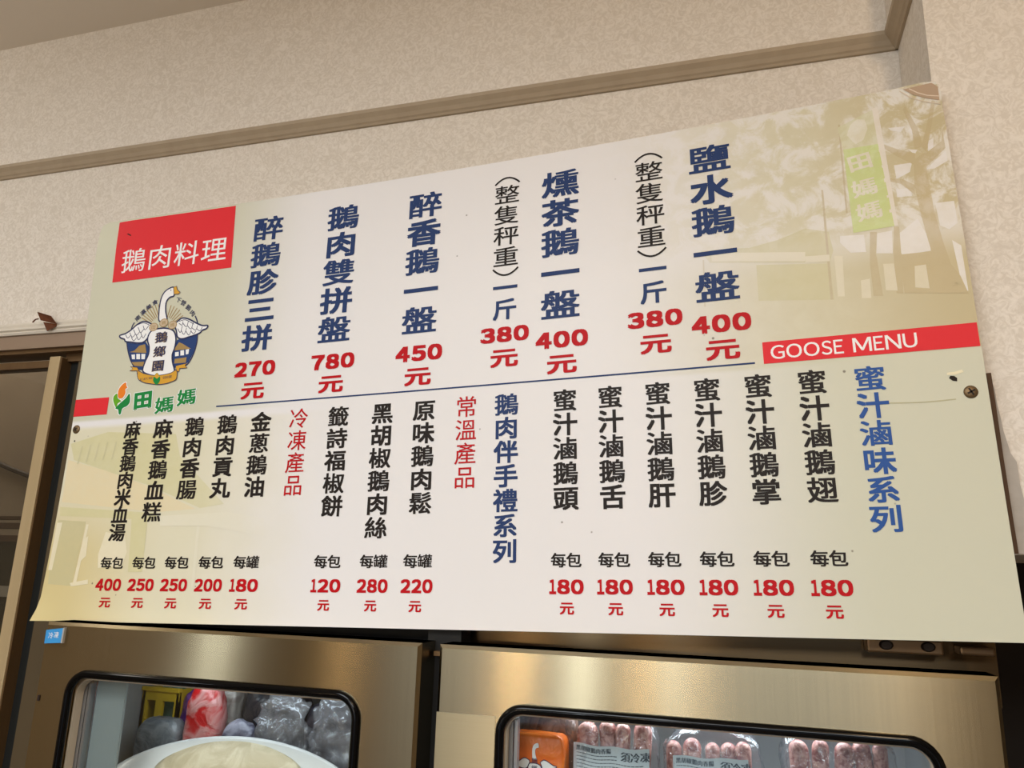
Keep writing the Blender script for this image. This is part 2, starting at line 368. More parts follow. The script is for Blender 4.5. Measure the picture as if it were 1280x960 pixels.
BLUE = ink('blue', (48,88,158)); REDBAR = ink('bar_red', (228,50,58)); INKW = ink('white', (252,248,246))
LNAVY, GOLD, TAN, COIN = ink('logo_navy', (52,56,92)), ink('logo_gold', (218,164,58)), ink('logo_tan', (168,138,86)), ink('logo_coin', (206,186,158))
SKYB = ink('logo_blue', (44,68,120)); GREEN, LIME, ORNG = ink('leaf_green', (30,136,66)), ink('leaf_lime', (104,172,40)), ink('hen_orange', (236,132,44))

def refine(poly, maxlen):
    bm = bmesh.new(); vs = [bm.verts.new((x,y,0)) for x,y in poly]
    for q in tessellate_polygon([[Vector((x,y,0)) for x,y in poly]]):
        try: bm.faces.new([vs[i] for i in q])
        except ValueError: pass
    for _ in range(7):
        es = [e for e in bm.edges if e.calc_length() > maxlen]
        if not es: break
        bmesh.ops.subdivide_edges(bm, edges=es, cuts=1); bmesh.ops.triangulate(bm, faces=bm.faces[:])
    bm.verts.index_update()
    out = [v.co[:2] for v in bm.verts], [[v.index for v in f.verts] for f in bm.faces]
    bm.free(); return out
class Print:
    """flat print in centimetres on the sheet, laid onto its warped face"""
    def __init__(s): s.p = []; s.f = []; s.z = []
    def poly(s, pts, z=.0002, fine=2.5):
        v, f = refine(pts, fine); n = len(s.p); s.p += v; s.z += [z]*len(v); s.f += [tuple(i+n for i in q) for q in f]; return s
    def stroke(s, pts, w, z=.0003, closed=False):
        P = [Vector(q) for q in pts]; N = len(P)
        L, R = [], []
        for i in range(N):
            a = P[i-1] if (i or closed) else P[i]; b = P[(i+1) % N] if (i < N-1 or closed) else P[i]
            d = (b-a); d = d.normalized() if d.length else Vector((1,0)); n = Vector((-d.y,d.x))*w/2
            L.append(P[i]+n); R.append(P[i]-n)
        for i in range(N if closed else N-1):
            j = (i+1) % N; n = len(s.p); s.p += [L[i][:],L[j][:],R[j][:],R[i][:]]; s.z += [z]*4; s.f.append((n,n+1,n+2,n+3))
        return s
    def disc(s, c, r, z=.0003, n=20, ry=None): return s.poly([(c[0]+r*math.cos(2*math.pi*k/n), c[1]+(ry or r)*math.sin(2*math.pi*k/n)) for k in range(n)], z)
    def glyph(s, ch, cx, cy, w, h, bold=0.0, rot=0.0, z=.0005, shear=0.0, ink_fit=False, boldy=None):
        gv, gf, bb = glyph(ch)
        if ink_fit: ox, oy, sx, sy = (bb[0]+bb[1])/2, (bb[2]+bb[3])/2, w/(bb[1]-bb[0]+2*bold), h/(bb[3]-bb[2]+2*(bold if boldy is None else boldy))
        else: ox, oy, sx, sy = .5, .38, w, h
        by = (bold*(.45 if len(gv) > 125 else .7 if len(gv) > 75 else 1) if not ink_fit else bold) if boldy is None else boldy
        if boldy is None and len(gv) > 125: bold = bold*.8
        offs = [(0,0)] + ([(-bold,-by),(bold,-by),(-bold,by),(bold,by)] if bold else [])
        cr, sr = math.cos(math.radians(rot)), math.sin(math.radians(rot))
        for k, (dx,dy) in enumerate(offs):
            n = len(s.p)
            for x, y in gv:
                X = (x-ox+dx)*sx; Y = (y-oy+dy)*sy; X += shear*Y
                s.p.append((cx+X*cr-Y*sr, cy+X*sr+Y*cr)); s.z.append(z+k*2e-5)
            s.f += [tuple(i+n for i in q) for q in gf]
        return s
    def build(s, name, m, parent):
        P = np.array(s.p); return obj(name, sheet(P[:,0]/100, P[:,1]/100, np.array(s.z)).tolist(), s.f, m, parent, uvs=P)
_G = {}
def glyph(ch):
    if ch not in _G:
        cu = bpy.data.curves.new('glyph', 'FONT'); cu.body = ch; cu.size = 1; cu.resolution_u = 4
        o = bpy.data.objects.new('glyph', cu); COL.objects.link(o); bpy.context.view_layer.update()
        me = o.evaluated_get(bpy.context.evaluated_depsgraph_get()).to_mesh()
        v = [x.co[:2] for x in me.vertices]; f = [tuple(q.vertices) for q in me.polygons]
        bpy.data.objects.remove(o); bpy.data.curves.remove(cu)
        xs = [q[0] for q in v]; ys = [q[1] for q in v]
        _G[ch] = (v, f, (min(xs),max(xs),min(ys),max(ys)))
    return _G[ch]

# panel: printed face and foam body with an 8 mm edge
NU, NV = 74, 38
us = np.linspace(0, BW, NU+1); vs_ = np.linspace(0, BH, NV+1)
UU, VV = np.meshgrid(us, vs_)
Uc, Vc = UU.copy(), VV.copy()
for (cu_, cv_, su, sv) in ((0,BH,1,-1),(BW,BH,-1,-1)):      # slightly rounded upper corners
    r = .012
    du = (Uc-cu_)*su; dv = (Vc-cv_)*sv; inside = (du < r) & (dv < r)
    ll = np.maximum(np.hypot(r-du, r-dv), 1e-9); k = np.where(inside & (ll > r), r/ll, 1)
    Uc = np.where(inside, cu_+su*(r-(r-du)*k), Uc); Vc = np.where(inside, cv_+sv*(r-(r-dv)*k), Vc)
front = sheet(Uc.ravel(), Vc.ravel(), 0); back = sheet(Uc.ravel(), Vc.ravel(), -.007)
ix = lambda i, j: j*(NU+1)+i
fq = [(ix(i,j),ix(i+1,j),ix(i+1,j+1),ix(i,j+1)) for j in range(NV) for i in range(NU)]
obj('printed_face', front.tolist(), fq, M_BOARD, board, True, np.stack([Uc.ravel()*100,Vc.ravel()*100],-1))
NB = len(front); rim = [ix(i,0) for i in range(NU+1)] + [ix(NU,j) for j in range(1,NV+1)] + [ix(i,NV) for i in range(NU-1,-1,-1)] + [ix(0,j) for j in range(NV-1,0,-1)]
ff = [tuple(q[::-1]) for q in fq]
allv = back.tolist() + front[rim].tolist()
for k in range(len(rim)):
    k2 = (k+1) % len(rim); ff.append((rim[k], rim[k2], NB+k2, NB+k))
obj('foam_backing', allv, ff, M_FOAM, board)

ART={
    'neck': [(15.85,48.95),(15.71,49.05),(15.51,49.06),(15.3,49.01),(15.09,48.95),(14.88,48.86),(14.65,48.75),(14.43,48.6),(14.24,48.44),(14.09,48.26),(13.97,48.06),(13.86,47.85),(13.78,47.62),(13.71,47.37),(13.67,47.12),(13.64,46.84),(13.62,46.55),(13.61,46.23),(13.6,45.89),(13.61,45.54),(13.63,45.2),(13.65,44.83),(13.69,44.45),(13.74,44.1),(13.83,43.84),(13.97,43.69),(14.14,43.63),(14.34,43.61),(14.53,43.61),(14.75,43.59),(14.99,43.58),(15.19,43.62),(15.31,43.74),(15.28,44.0),(15.16,44.35),(15.02,44.73),(14.9,45.07),(14.83,45.37),(14.78,45.65),(14.74,45.92),(14.72,46.16),(14.72,46.39),(14.74,46.6),(14.78,46.79),(14.85,46.96),(14.94,47.11),(15.05,47.24),(15.19,47.36),(15.33,47.45),(15.51,47.5),(15.72,47.5),(15.91,47.53),(16.03,47.65),(16.06,47.92),(16.04,48.31),(15.96,48.69)],
    'beak': [(15.78,49.01),(16.34,49.14),(16.51,48.57),(17.13,48.04),(16.84,47.78),(16.01,47.84)],
    'eye': [(15.35,48.59)],
    'wing_l': [(6.79,42.09),(6.97,42.15),(7.25,42.19),(7.56,42.24),(7.86,42.31),(8.11,42.42),(8.37,42.54),(8.62,42.68),(8.87,42.84),(9.12,43.01),(9.36,43.21),(9.6,43.41),(9.85,43.58),(10.1,43.71),(10.36,43.83),(10.62,43.92),(10.88,43.96),(11.15,43.95),(11.42,43.89),(11.69,43.8),(11.94,43.7),(12.19,43.58),(12.44,43.44),(12.64,43.27),(12.77,43.08),(12.79,42.86),(12.74,42.6),(12.64,42.34),(12.55,42.09),(12.47,41.85),(12.37,41.62),(12.26,41.4),(12.13,41.2),(11.97,41.01),(11.8,40.85),(11.6,40.7),(11.39,40.6),(11.16,40.54),(10.91,40.53),(10.64,40.54),(10.37,40.56),(10.09,40.6),(9.79,40.66),(9.48,40.73),(9.19,40.8),(8.88,40.85),(8.57,40.89),(8.28,40.94),(8.06,41.01),(7.93,41.09),(7.88,41.2),(7.83,41.31),(7.75,41.41),(7.58,41.48),(7.37,41.55),(7.17,41.61),(7.01,41.69),(6.89,41.78),(6.79,41.89),(6.74,42.0)],
    'wing_r': [(22.81,42.16),(22.66,42.2),(22.42,42.2),(22.14,42.21),(21.86,42.25),(21.58,42.35),(21.29,42.48),(20.98,42.63),(20.66,42.79),(20.33,42.97),(19.99,43.16),(19.64,43.35),(19.32,43.5),(19.01,43.62),(18.7,43.72),(18.42,43.78),(18.17,43.8),(17.96,43.77),(17.78,43.7),(17.62,43.59),(17.46,43.48),(17.27,43.35),(17.07,43.2),(16.91,43.04),(16.83,42.85),(16.86,42.64),(16.98,42.41),(17.13,42.16),(17.26,41.91),(17.35,41.63),(17.43,41.33),(17.52,41.04),(17.65,40.82),(17.84,40.67),(18.05,40.57),(18.29,40.51),(18.54,40.48),(18.82,40.49),(19.12,40.55),(19.42,40.62),(19.7,40.68),(19.95,40.72),(20.18,40.76),(20.4,40.8),(20.63,40.85),(20.88,40.91),(21.13,40.98),(21.37,41.05),(21.57,41.13),(21.7,41.22),(21.78,41.33),(21.85,41.43),(21.96,41.51),(22.12,41.57),(22.31,41.6),(22.5,41.64),(22.64,41.71),(22.74,41.81),(22.83,41.94),(22.86,42.06)],
    'feathers_l': [[(7.89,42.12),(7.97,41.99),(8.09,41.81),(8.22,41.63),(8.35,41.54),(8.49,41.57),(8.63,41.68),(8.77,41.81),(8.86,41.9)],[(8.63,42.4),(8.73,42.23),(8.89,41.97),(9.06,41.73),(9.22,41.6),(9.37,41.64),(9.53,41.79),(9.67,41.96),(9.77,42.08)],[(9.28,42.8),(9.41,42.59),(9.59,42.29),(9.78,42.0),(9.96,41.85),(10.12,41.9),(10.28,42.07),(10.43,42.28),(10.52,42.41)],[(10.07,43.13),(10.18,42.93),(10.34,42.63),(10.51,42.35),(10.68,42.21),(10.84,42.27),(11.01,42.45),(11.17,42.66),(11.27,42.8)],[(10.99,43.25),(11.07,43.1),(11.19,42.87),(11.33,42.66),(11.46,42.56),(11.61,42.64),(11.77,42.82),(11.92,43.02),(12.02,43.15)],[(9.06,41.61),(9.15,41.47),(9.28,41.26),(9.43,41.07),(9.56,40.98),(9.7,41.03),(9.84,41.18),(9.96,41.35),(10.05,41.47)],[(9.93,41.85),(10.03,41.68),(10.18,41.42),(10.34,41.17),(10.48,41.05),(10.62,41.12),(10.75,41.3),(10.87,41.51),(10.95,41.65)],[(10.68,42.21),(10.79,42.0),(10.96,41.7),(11.13,41.42),(11.28,41.27),(11.41,41.35),(11.53,41.56),(11.64,41.79),(11.71,41.95)],[(9.92,43.52),(10.12,43.57),(10.41,43.66),(10.74,43.73),(11.07,43.73),(11.42,43.62),(11.81,43.44),(12.16,43.25),(12.4,43.12)]],
    'feathers_r': [[(21.9,41.99),(21.83,41.87),(21.74,41.69),(21.64,41.53),(21.53,41.45),(21.39,41.48),(21.23,41.6),(21.08,41.73),(20.97,41.82)],[(21.02,42.39),(20.98,42.22),(20.93,41.98),(20.86,41.75),(20.76,41.63),(20.6,41.66),(20.39,41.8),(20.19,41.96),(20.05,42.06)],[(20.15,42.89),(20.11,42.68),(20.06,42.37),(20.0,42.08),(19.89,41.92),(19.72,41.97),(19.51,42.16),(19.3,42.37),(19.15,42.52)],[(19.24,43.17),(19.22,42.98),(19.18,42.71),(19.12,42.45),(19.03,42.32),(18.88,42.38),(18.68,42.56),(18.49,42.77),(18.35,42.91)],[(18.3,43.26),(18.29,43.13),(18.28,42.94),(18.24,42.76),(18.18,42.67),(18.05,42.7),(17.87,42.82),(17.7,42.95),(17.58,43.04)],[(20.84,41.51),(20.78,41.41),(20.69,41.27),(20.59,41.13),(20.48,41.08),(20.35,41.14),(20.19,41.29),(20.04,41.44),(19.94,41.55)],[(19.97,41.75),(19.93,41.57),(19.86,41.31),(19.77,41.06),(19.67,40.95),(19.52,41.03),(19.33,41.24),(19.16,41.47),(19.04,41.63)],[(19.08,42.16),(19.03,41.93),(18.96,41.6),(18.86,41.29),(18.75,41.14),(18.59,41.22),(18.41,41.44),(18.23,41.71),(18.11,41.88)],[(18.25,42.55),(18.22,42.33),(18.18,41.99),(18.12,41.68),(18.04,41.52),(17.9,41.59),(17.73,41.8),(17.57,42.04),(17.46,42.21)],[(17.54,43.34),(17.74,43.38),(18.03,43.45),(18.37,43.49),(18.73,43.46),(19.14,43.29),(19.6,43.04),(20.04,42.79),(20.33,42.61)]],
    'shield_l': [(8.34,40.82),(10.33,40.43),(11.85,40.61),(12.53,39.76),(12.58,38.65),(12.19,37.37),(12.08,36.08),(10.64,36.45),(9.59,37.64),(8.86,39.1)],
    'shield_r': [(17.59,40.43),(19.41,40.66),(21.08,41.02),(21.14,39.72),(20.8,38.07),(20.11,36.71),(19.13,36.28),(17.62,36.02),(17.21,37.21),(17.1,38.39),(17.33,39.28)],
    'ring': [[(8.27,40.88),(8.34,40.64),(8.44,40.29),(8.56,39.89),(8.7,39.51),(8.85,39.14),(9.02,38.75),(9.21,38.36),(9.41,37.99),(9.65,37.62),(9.93,37.24),(10.18,36.91),(10.36,36.68)],[(21.13,41.07),(21.15,40.83),(21.19,40.49),(21.21,40.1),(21.2,39.71),(21.16,39.31),(21.09,38.88),(21.0,38.46),(20.89,38.06),(20.76,37.68),(20.6,37.31),(20.43,36.97),(20.26,36.7),(20.08,36.5),(19.88,36.36),(19.71,36.26),(19.59,36.19)],[(8.79,42.76),(8.81,42.89),(8.84,43.07),(8.88,43.27),(8.93,43.45),(9.0,43.6),(9.09,43.75),(9.17,43.87),(9.23,43.96)],[(20.33,43.93),(20.41,43.81),(20.51,43.64),(20.62,43.45),(20.72,43.26),(20.8,43.07),(20.88,42.86),(20.95,42.68),(20.99,42.55)]],
    'roofs': [[(9.03,39.22),(9.93,39.4),(10.75,40.13),(11.78,40.25),(12.12,39.21),(12.24,38.83)],[(17.29,38.76),(17.46,39.27),(18.01,40.0),(18.65,39.73),(19.78,39.06),(20.32,38.81)],[(9.66,37.58),(12.02,37.49),(12.07,36.73),(10.32,36.95)],[(17.6,37.44),(19.7,37.52),(19.67,36.7),(17.58,36.72)]],
    'walls': [[(9.47,38.78),(10.15,38.78),(10.27,38.0),(9.71,38.05)],[(10.39,38.83),(11.08,38.78),(11.21,37.92),(10.52,37.98)],[(11.33,38.75),(12.08,38.69),(12.09,37.85),(11.46,37.9)],[(17.51,38.48),(18.16,38.5),(18.26,37.85),(17.6,37.83)],[(18.44,38.66),(19.09,38.68),(19.2,37.87),(18.55,37.87)],[(19.38,38.71),(19.97,38.79),(19.96,38.01),(19.49,37.95)]],
    'body': [(13.17,42.43),(12.91,42.35),(12.71,42.26),(12.55,42.13),(12.41,41.97),(12.3,41.75),(12.21,41.5),(12.17,41.22),(12.17,40.93),(12.25,40.63),(12.4,40.32),(12.56,40.0),(12.66,39.69),(12.71,39.39),(12.74,39.1),(12.73,38.8),(12.69,38.51),(12.6,38.21),(12.47,37.92),(12.33,37.63),(12.23,37.31),(12.13,36.97),(12.03,36.6),(11.99,36.25),(12.07,35.95),(12.34,35.71),(12.74,35.52),(13.18,35.36),(13.59,35.23),(13.94,35.14),(14.28,35.08),(14.62,35.04),(14.98,35.02),(15.39,35.01),(15.82,35.02),(16.24,35.05),(16.62,35.1),(16.99,35.15),(17.36,35.21),(17.65,35.31),(17.82,35.49),(17.81,35.77),(17.66,36.14),(17.47,36.53),(17.32,36.89),(17.23,37.22),(17.15,37.54),(17.1,37.84),(17.08,38.13),(17.12,38.39),(17.2,38.64),(17.29,38.88),(17.35,39.15),(17.39,39.46),(17.42,39.79),(17.43,40.13),(17.41,40.45),(17.35,40.76),(17.26,41.08),(17.14,41.37),(17.0,41.62),(16.84,41.82),(16.66,41.97),(16.44,42.11),(16.19,42.22),(15.89,42.33),(15.54,42.41),(15.16,42.48),(14.78,42.52),(14.37,42.53),(13.94,42.52),(13.52,42.49)],
    'coins': [(12.99,42.85),(14.81,43.37),(16.46,42.86)],
    'rays': [[(16.87,43.07),(18.47,43.77)],[(16.67,43.32),(18.11,44.22)],[(16.43,43.55),(17.69,44.63)],[(16.17,43.77),(17.39,45.2)],[(15.88,43.96),(16.86,45.56)],[(15.58,44.12),(16.3,45.87)],[(15.27,44.25),(15.71,46.12)],[(13.99,44.45),(13.29,46.52)],[(13.69,44.42),(12.72,46.45)],[(13.4,44.35),(12.17,46.32)],[(13.13,44.25),(11.66,46.13)],[(12.89,44.12),(11.2,45.88)],[(12.67,43.95),(11.05,45.35)],[(12.49,43.76),(10.72,45.01)],[(12.34,43.55),(10.45,44.63)]],
    'arctext': [('南',9.75,44.64,44),('瀛',10.62,45.5,38),('美',11.57,46.25,28),('食',12.62,46.9,16),('下',16.96,46.85,-16),('營',17.92,46.26,-28),('鵝',18.94,45.4,-38),('肉',19.82,44.43,-46)],
    'ribbon': [(11.06,36.16),(11.3,36.12),(11.71,35.88),(12.15,35.65),(12.61,35.51),(13.11,35.37),(13.58,35.26),(14.01,35.17),(14.41,35.12),(14.82,35.08),(15.27,35.08),(15.73,35.1),(16.17,35.13),(16.58,35.17),(16.98,35.22),(17.34,35.3),(17.69,35.47),(18.01,35.66),(18.24,35.66),(18.39,35.3),(18.46,34.74),(18.41,34.29),(18.21,34.09),(17.9,33.98),(17.55,33.9),(17.19,33.81),(16.8,33.73),(16.39,33.68),(15.96,33.66),(15.51,33.65),(15.04,33.68),(14.52,33.75),(13.98,33.85),(13.48,33.95),(13.08,34.03),(12.72,34.12),(12.37,34.24),(12.01,34.39),(11.67,34.57),(11.39,34.83),(11.18,35.29),(11.04,35.82)],
    'tails': [[(9.63,36.22),(10.14,36.49),(9.65,36.87),(10.92,36.66),(11.37,36.13),(11.35,35.46),(10.88,36.12)],[(18.0,36.32),(19.83,36.56),(19.67,36.24),(20.08,35.84),(18.72,35.85),(18.67,35.34),(18.18,35.49)]],
    'leaf': [(14.76,35.5),(14.93,35.41),(15.11,35.22),(15.29,34.99),(15.41,34.78),(15.48,34.61),(15.5,34.43),(15.49,34.26),(15.45,34.11),(15.37,33.95),(15.25,33.8),(15.1,33.68),(14.95,33.64),(14.79,33.7),(14.6,33.85),(14.42,34.03),(14.29,34.2),(14.23,34.36),(14.2,34.53),(14.21,34.7),(14.25,34.87),(14.34,35.06),(14.46,35.27),(14.61,35.44)],
    'leaftip': [(14.76,35.5),(15.33,34.89),(14.9,34.56),(14.3,34.97)],
    'titles': [('鵝',14.75,41.09),('鄉',14.74,38.85),('園',14.8,36.64)],
    'rib_text': [(12.91,34.72),(16.75,34.68)],
    'hen': [(8.59,34.21),(8.75,34.31),(8.91,34.39),(9.06,34.44),(9.18,34.43),(9.24,34.34),(9.27,34.19),(9.29,34.03),(9.33,33.9),(9.39,33.81),(9.47,33.74),(9.54,33.68),(9.56,33.62),(9.5,33.57),(9.4,33.52),(9.29,33.47),(9.22,33.39),(9.23,33.26),(9.28,33.11),(9.32,32.95),(9.32,32.78),(9.27,32.6),(9.18,32.4),(9.07,32.22),(8.95,32.09),(8.79,32.02),(8.6,31.99),(8.42,32.01),(8.27,32.06),(8.16,32.15),(8.07,32.28),(8.0,32.44),(7.96,32.62),(7.93,32.83),(7.93,33.07),(7.96,33.31),(8.02,33.52),(8.13,33.72),(8.27,33.91),(8.44,34.08)],
    'leafA': [(7.77,32.82),(7.84,32.7),(7.88,32.5),(7.93,32.27),(8.02,32.08),(8.19,31.94),(8.42,31.82),(8.62,31.72),(8.72,31.62),(8.66,31.52),(8.5,31.44),(8.31,31.35),(8.16,31.24),(8.1,31.07),(8.07,30.85),(8.03,30.68),(7.96,30.64),(7.81,30.78),(7.61,31.05),(7.42,31.36),(7.29,31.63),(7.21,31.85),(7.17,32.06),(7.17,32.25),(7.21,32.41),(7.32,32.57),(7.47,32.71),(7.64,32.81)],
    'leafB': [(10.09,32.65),(10.2,32.48),(10.3,32.16),(10.38,31.8),(10.4,31.5),(10.37,31.29),(10.29,31.11),(10.17,30.95),(10.03,30.81),(9.83,30.7),(9.59,30.62),(9.35,30.53),(9.17,30.41),(9.08,30.21),(9.06,29.98),(9.04,29.75),(9.0,29.6),(8.92,29.53),(8.82,29.52),(8.72,29.55),(8.63,29.62),(8.56,29.76),(8.52,29.95),(8.46,30.15),(8.39,30.3),(8.24,30.38),(8.06,30.42),(7.9,30.46),(7.85,30.54),(7.94,30.69),(8.13,30.87),(8.36,31.07),(8.59,31.26),(8.82,31.44),(9.07,31.62),(9.31,31.8),(9.52,31.97),(9.69,32.19),(9.84,32.43),(9.97,32.61)],
    'tian': [('田',12.75,31.52),('媽',16.78,30.49),('媽',20.57,31.41)],
    'trunks': [[(118.27,52.01),(118.0,48.64),(118.19,45.28),(118.53,41.98),(118.9,39.06),(119.0,35.64),(121.58,35.3),(121.09,37.36),(120.37,38.85),(119.93,41.75),(119.58,45.04),(119.49,47.69),(119.44,50.74),(119.58,52.77)],[(112.89,43.85),(113.59,43.74),(113.23,41.17),(113.4,36.04),(112.45,36.16),(112.48,39.98)],[(115.37,44.11),(115.9,44.02),(115.71,40.48),(115.42,36.09),(114.75,36.18),(114.96,40.91)],[(119.33,50.76),(121.6,52.85),(122.69,54.51),(122.62,55.22),(121.32,53.78),(119.32,52.41)],[(118.32,51.31),(116.59,52.88),(115.4,54.19),(115.4,54.72),(116.95,53.61),(118.55,52.81)],[(117.88,47.66),(116.71,49.23),(115.41,49.82),(115.4,50.23),(116.92,49.8),(118.07,48.8)],[(118.56,53.33),(118.58,55.79),(117.88,59.21),(118.29,59.11),(119.16,56.02),(119.45,53.49)],[(119.27,53.53),(120.13,56.15),(120.98,59.17),(121.31,59.02),(120.54,55.7),(119.68,52.75)],[(115.52,40.67),(119.4,40.57),(121.53,35.31),(115.53,36.08)]],
    'sky': [[(119.36,50.58),(122.01,52.52),(122.1,51.21),(120.24,50.51)],[(119.96,54.08),(120.58,54.36),(120.43,53.1),(119.84,52.3)],[(115.81,43.22),(117.8,44.69),(118.73,41.94),(118.63,40.68),(115.85,40.52),(115.56,41.47)],[(113.62,43.57),(115.13,43.66),(114.91,40.92),(113.26,41.17)],[(119.74,46.26),(121.79,46.21),(121.73,43.54),(120.73,42.91),(119.89,43.52)],[(109.76,43.85),(112.25,43.62),(112.25,41.48),(110.66,41.62),(109.68,43.03)],[(120.82,41.61),(121.64,40.85),(121.84,37.71),(121.82,35.58),(121.13,35.67)],[(116.1,48.66),(117.59,48.55),(117.6,47.54),(116.12,47.64)],[(116.23,51.73),(118.09,51.7),(117.74,50.56),(116.3,49.92)],[(116.19,56.7),(117.89,56.49),(117.43,55.88),(116.42,56.29)],[(118.67,56.49),(118.18,55.89),(118.8,54.86),(119.12,55.67)],[(117.89,53.48),(118.82,53.21),(118.48,52.65)]],
    'bannerA': [(110.86,57.92),(114.8,59.52),(114.91,54.83),(111.19,54.84)],
    'bannerB': [(111.19,54.84),(114.91,54.83),(115.43,44.17),(111.18,43.99)],
    'pole': [(114.76,59.68),(115.39,59.67),(115.81,44.2),(115.18,44.11)],
    'bicons': [('●',112.85,56.88),('田',113.0,52.88),('媽',113.15,49.49),('媽',113.33,46.46)],
    'panels': [[(105.82,41.87),(108.43,41.72),(108.41,40.9),(105.81,41.07)],[(108.92,41.48),(109.8,41.35),(109.54,36.46),(108.83,36.55)],[(111.36,38.14),(112.29,38.24),(112.21,35.93),(111.25,36.05)],[(113.81,39.79),(114.88,39.7),(114.89,36.47),(113.74,36.68)],[(116.87,39.1),(117.98,39.13),(118.0,36.32),(116.64,36.62)]],
    'hut': [[(94.18,44.35),(99.83,43.87),(103.01,44.38),(106.18,45.38),(108.62,44.54),(108.89,42.15),(108.39,40.78),(105.81,41.15),(95.18,42.6)],[(100.45,41.56),(108.26,40.65),(108.45,36.22),(100.39,37.07)]],
    'tiles': [[(95.39,43.86),(105.92,42.42),(105.77,41.27),(95.46,42.75)]],
    'posts': [[(108.33,50.03),(108.53,49.99),(108.33,36.24),(108.04,36.27)],[(110.97,58.36),(111.17,58.31),(110.85,46.55),(110.66,46.58)],[(94.39,43.08),(94.55,43.06),(94.43,37.06),(94.22,37.08)]],
    'ghostL': [('olive',[(-0.22,25.52),(7.06,26.97),(19.48,25.99),(20.67,22.73),(29.07,15.7),(25.2,15.25),(15.76,18.76),(1.44,23.0)]),('peach',[(0.29,23.06),(7.39,21.26),(15.78,18.62),(24.55,15.13),(17.83,14.88),(0.52,16.76)]),('olive',[(0.12,16.04),(17.85,14.74),(18.2,13.76),(0.62,14.71)]),('door',[(0.46,14.13),(5.64,13.79),(5.16,4.76),(0.82,5.02),(0.6,6.98)]),('white',[(5.8,13.39),(6.24,13.38),(5.87,5.04),(5.26,4.9)]),('white',[(-0.64,13.71),(1.29,13.76),(1.04,6.97),(0.31,6.98)]),('white',[(5.72,11.17),(6.53,11.72),(6.74,8.91),(5.85,8.08)]),('white',[(9.58,12.24),(13.06,11.63),(13.86,9.41),(13.39,7.5),(9.25,7.23),(8.89,9.17)]),('white',[(4.77,5.17),(7.86,5.65),(8.0,5.05),(5.06,4.71)]),('pale',[(18.62,14.31),(29.87,14.59),(35.69,13.66),(35.98,11.29),(26.89,12.77),(18.86,12.92)]),('olive',[(13.75,14.42),(16.57,14.21),(16.97,6.68),(14.59,6.68)]),('pale',[(25.08,12.8),(25.57,12.79),(25.92,4.59),(25.47,4.58)])],
    'ridges': [[(2.54,25.08),(2.77,25.07),(2.41,22.36),(2.18,22.37)],[(4.09,25.24),(4.32,25.23),(3.95,22.53),(3.72,22.54)],[(5.63,25.41),(5.86,25.4),(5.48,22.71),(5.26,22.72)],[(7.19,25.45),(7.41,25.44),(7.03,22.76),(6.81,22.77)],[(8.82,25.43),(9.04,25.42),(8.65,22.75),(8.43,22.76)]],
    'crease': [(111.8,24.02),(112.5,23.98),(113.5,23.92),(114.6,23.86),(115.6,23.83),(116.56,23.83),(117.53,23.86),(118.38,23.9),(118.96,23.92)],
    'corner': [(119.05,61.73),(121.8,61.78),(122.12,59.18)],
    'corner_lines': [[(119.47,61.73),(119.63,61.46),(119.86,61.06),(120.14,60.64),(120.45,60.25),(120.86,59.91),(121.34,59.57),(121.79,59.28),(122.1,59.07)],[(119.13,61.71),(119.25,61.45),(119.41,61.09),(119.64,60.68),(119.96,60.27),(120.44,59.84),(121.06,59.37),(121.65,58.94),(122.05,58.65)]],
    'marks': [[(5.66,59.88),(6.67,59.2)]],
}

# faded background photographs
def ghosts(name, polys, m, z): 
    q = Print()
    for a in polys: q.poly([(min(121.6,max(.35,x)),y) for x,y in a], z, 2.0)
    return q.build(name, m, board)
G_TRUNK, G_SKY, G_HUT, G_TILE = ghost('ghost_trunk',(184,168,130),.6), ghost('ghost_sky',(226,224,222),.8), ghost('ghost_hut',(196,190,144),.5), ghost('ghost_tile',(222,216,196),.6)
G_BA, G_BB, G_POLE, G_ICON = ghost('ghost_banner_top',(204,204,168),.6), ghost('ghost_banner_green',(194,210,136),.75), ghost('ghost_pole',(224,218,208),.85), ghost('ghost_icon',(222,220,204),.65)
ghosts('printed_hut', ART['hut'], G_HUT, .00012); ghosts('printed_roof_tiles', ART['tiles'], G_TILE, .00018)
ghosts('printed_tree', ART['trunks'], G_TRUNK, .00022)
for a in ART['sky']: ghosts('printed_sky', [a], G_SKY, .00015)
for a in ART['panels']: ghosts('printed_window', [a], G_TILE, .00028)
for a in ART['posts']: ghosts('printed_post', [a], G_TRUNK, .0002)
ghosts('printed_banner', [ART['bannerA']], G_BA, .0003); ghosts('printed_banner', [ART['bannerB']], G_BB, .0003); ghosts('printed_pole', [ART['pole']], G_POLE, .0003)
q = Print()
for ch, *pt in ART['bicons']:
    if ch == '●': q.poly([(pt[0]+dx,pt[1]+dy) for dx,dy in ((-1.1,-.2),(-.6,1.1),(.2,1.7),(1.0,1.5),(1.2,.2),(.6,-1.2),(-.3,-1.6))], .0004)
    else: q.glyph(ch, pt[0]-.25, pt[1], 2.8, 2.3, .03, 8, .0004)
q.build('printed_banner_lettering', G_ICON, board)
GL = {'olive':ghost('ghost_olive',(206,200,150),.7),'peach':ghost('ghost_peach',(226,208,164),.6),'door':ghost('ghost_door',(196,188,146),.8),'white':ghost('ghost_white',(230,222,196),.75),'pale':ghost('ghost_pale',(226,222,204),.6)}
for k, (kind, a) in enumerate(ART['ghostL']): ghosts('printed_house', [a], GL[kind], .00012+.00002*k)
ghosts('printed_roof_ridges', ART['ridges'], ghost('ghost_ridge',(192,186,136),.6), .0004)

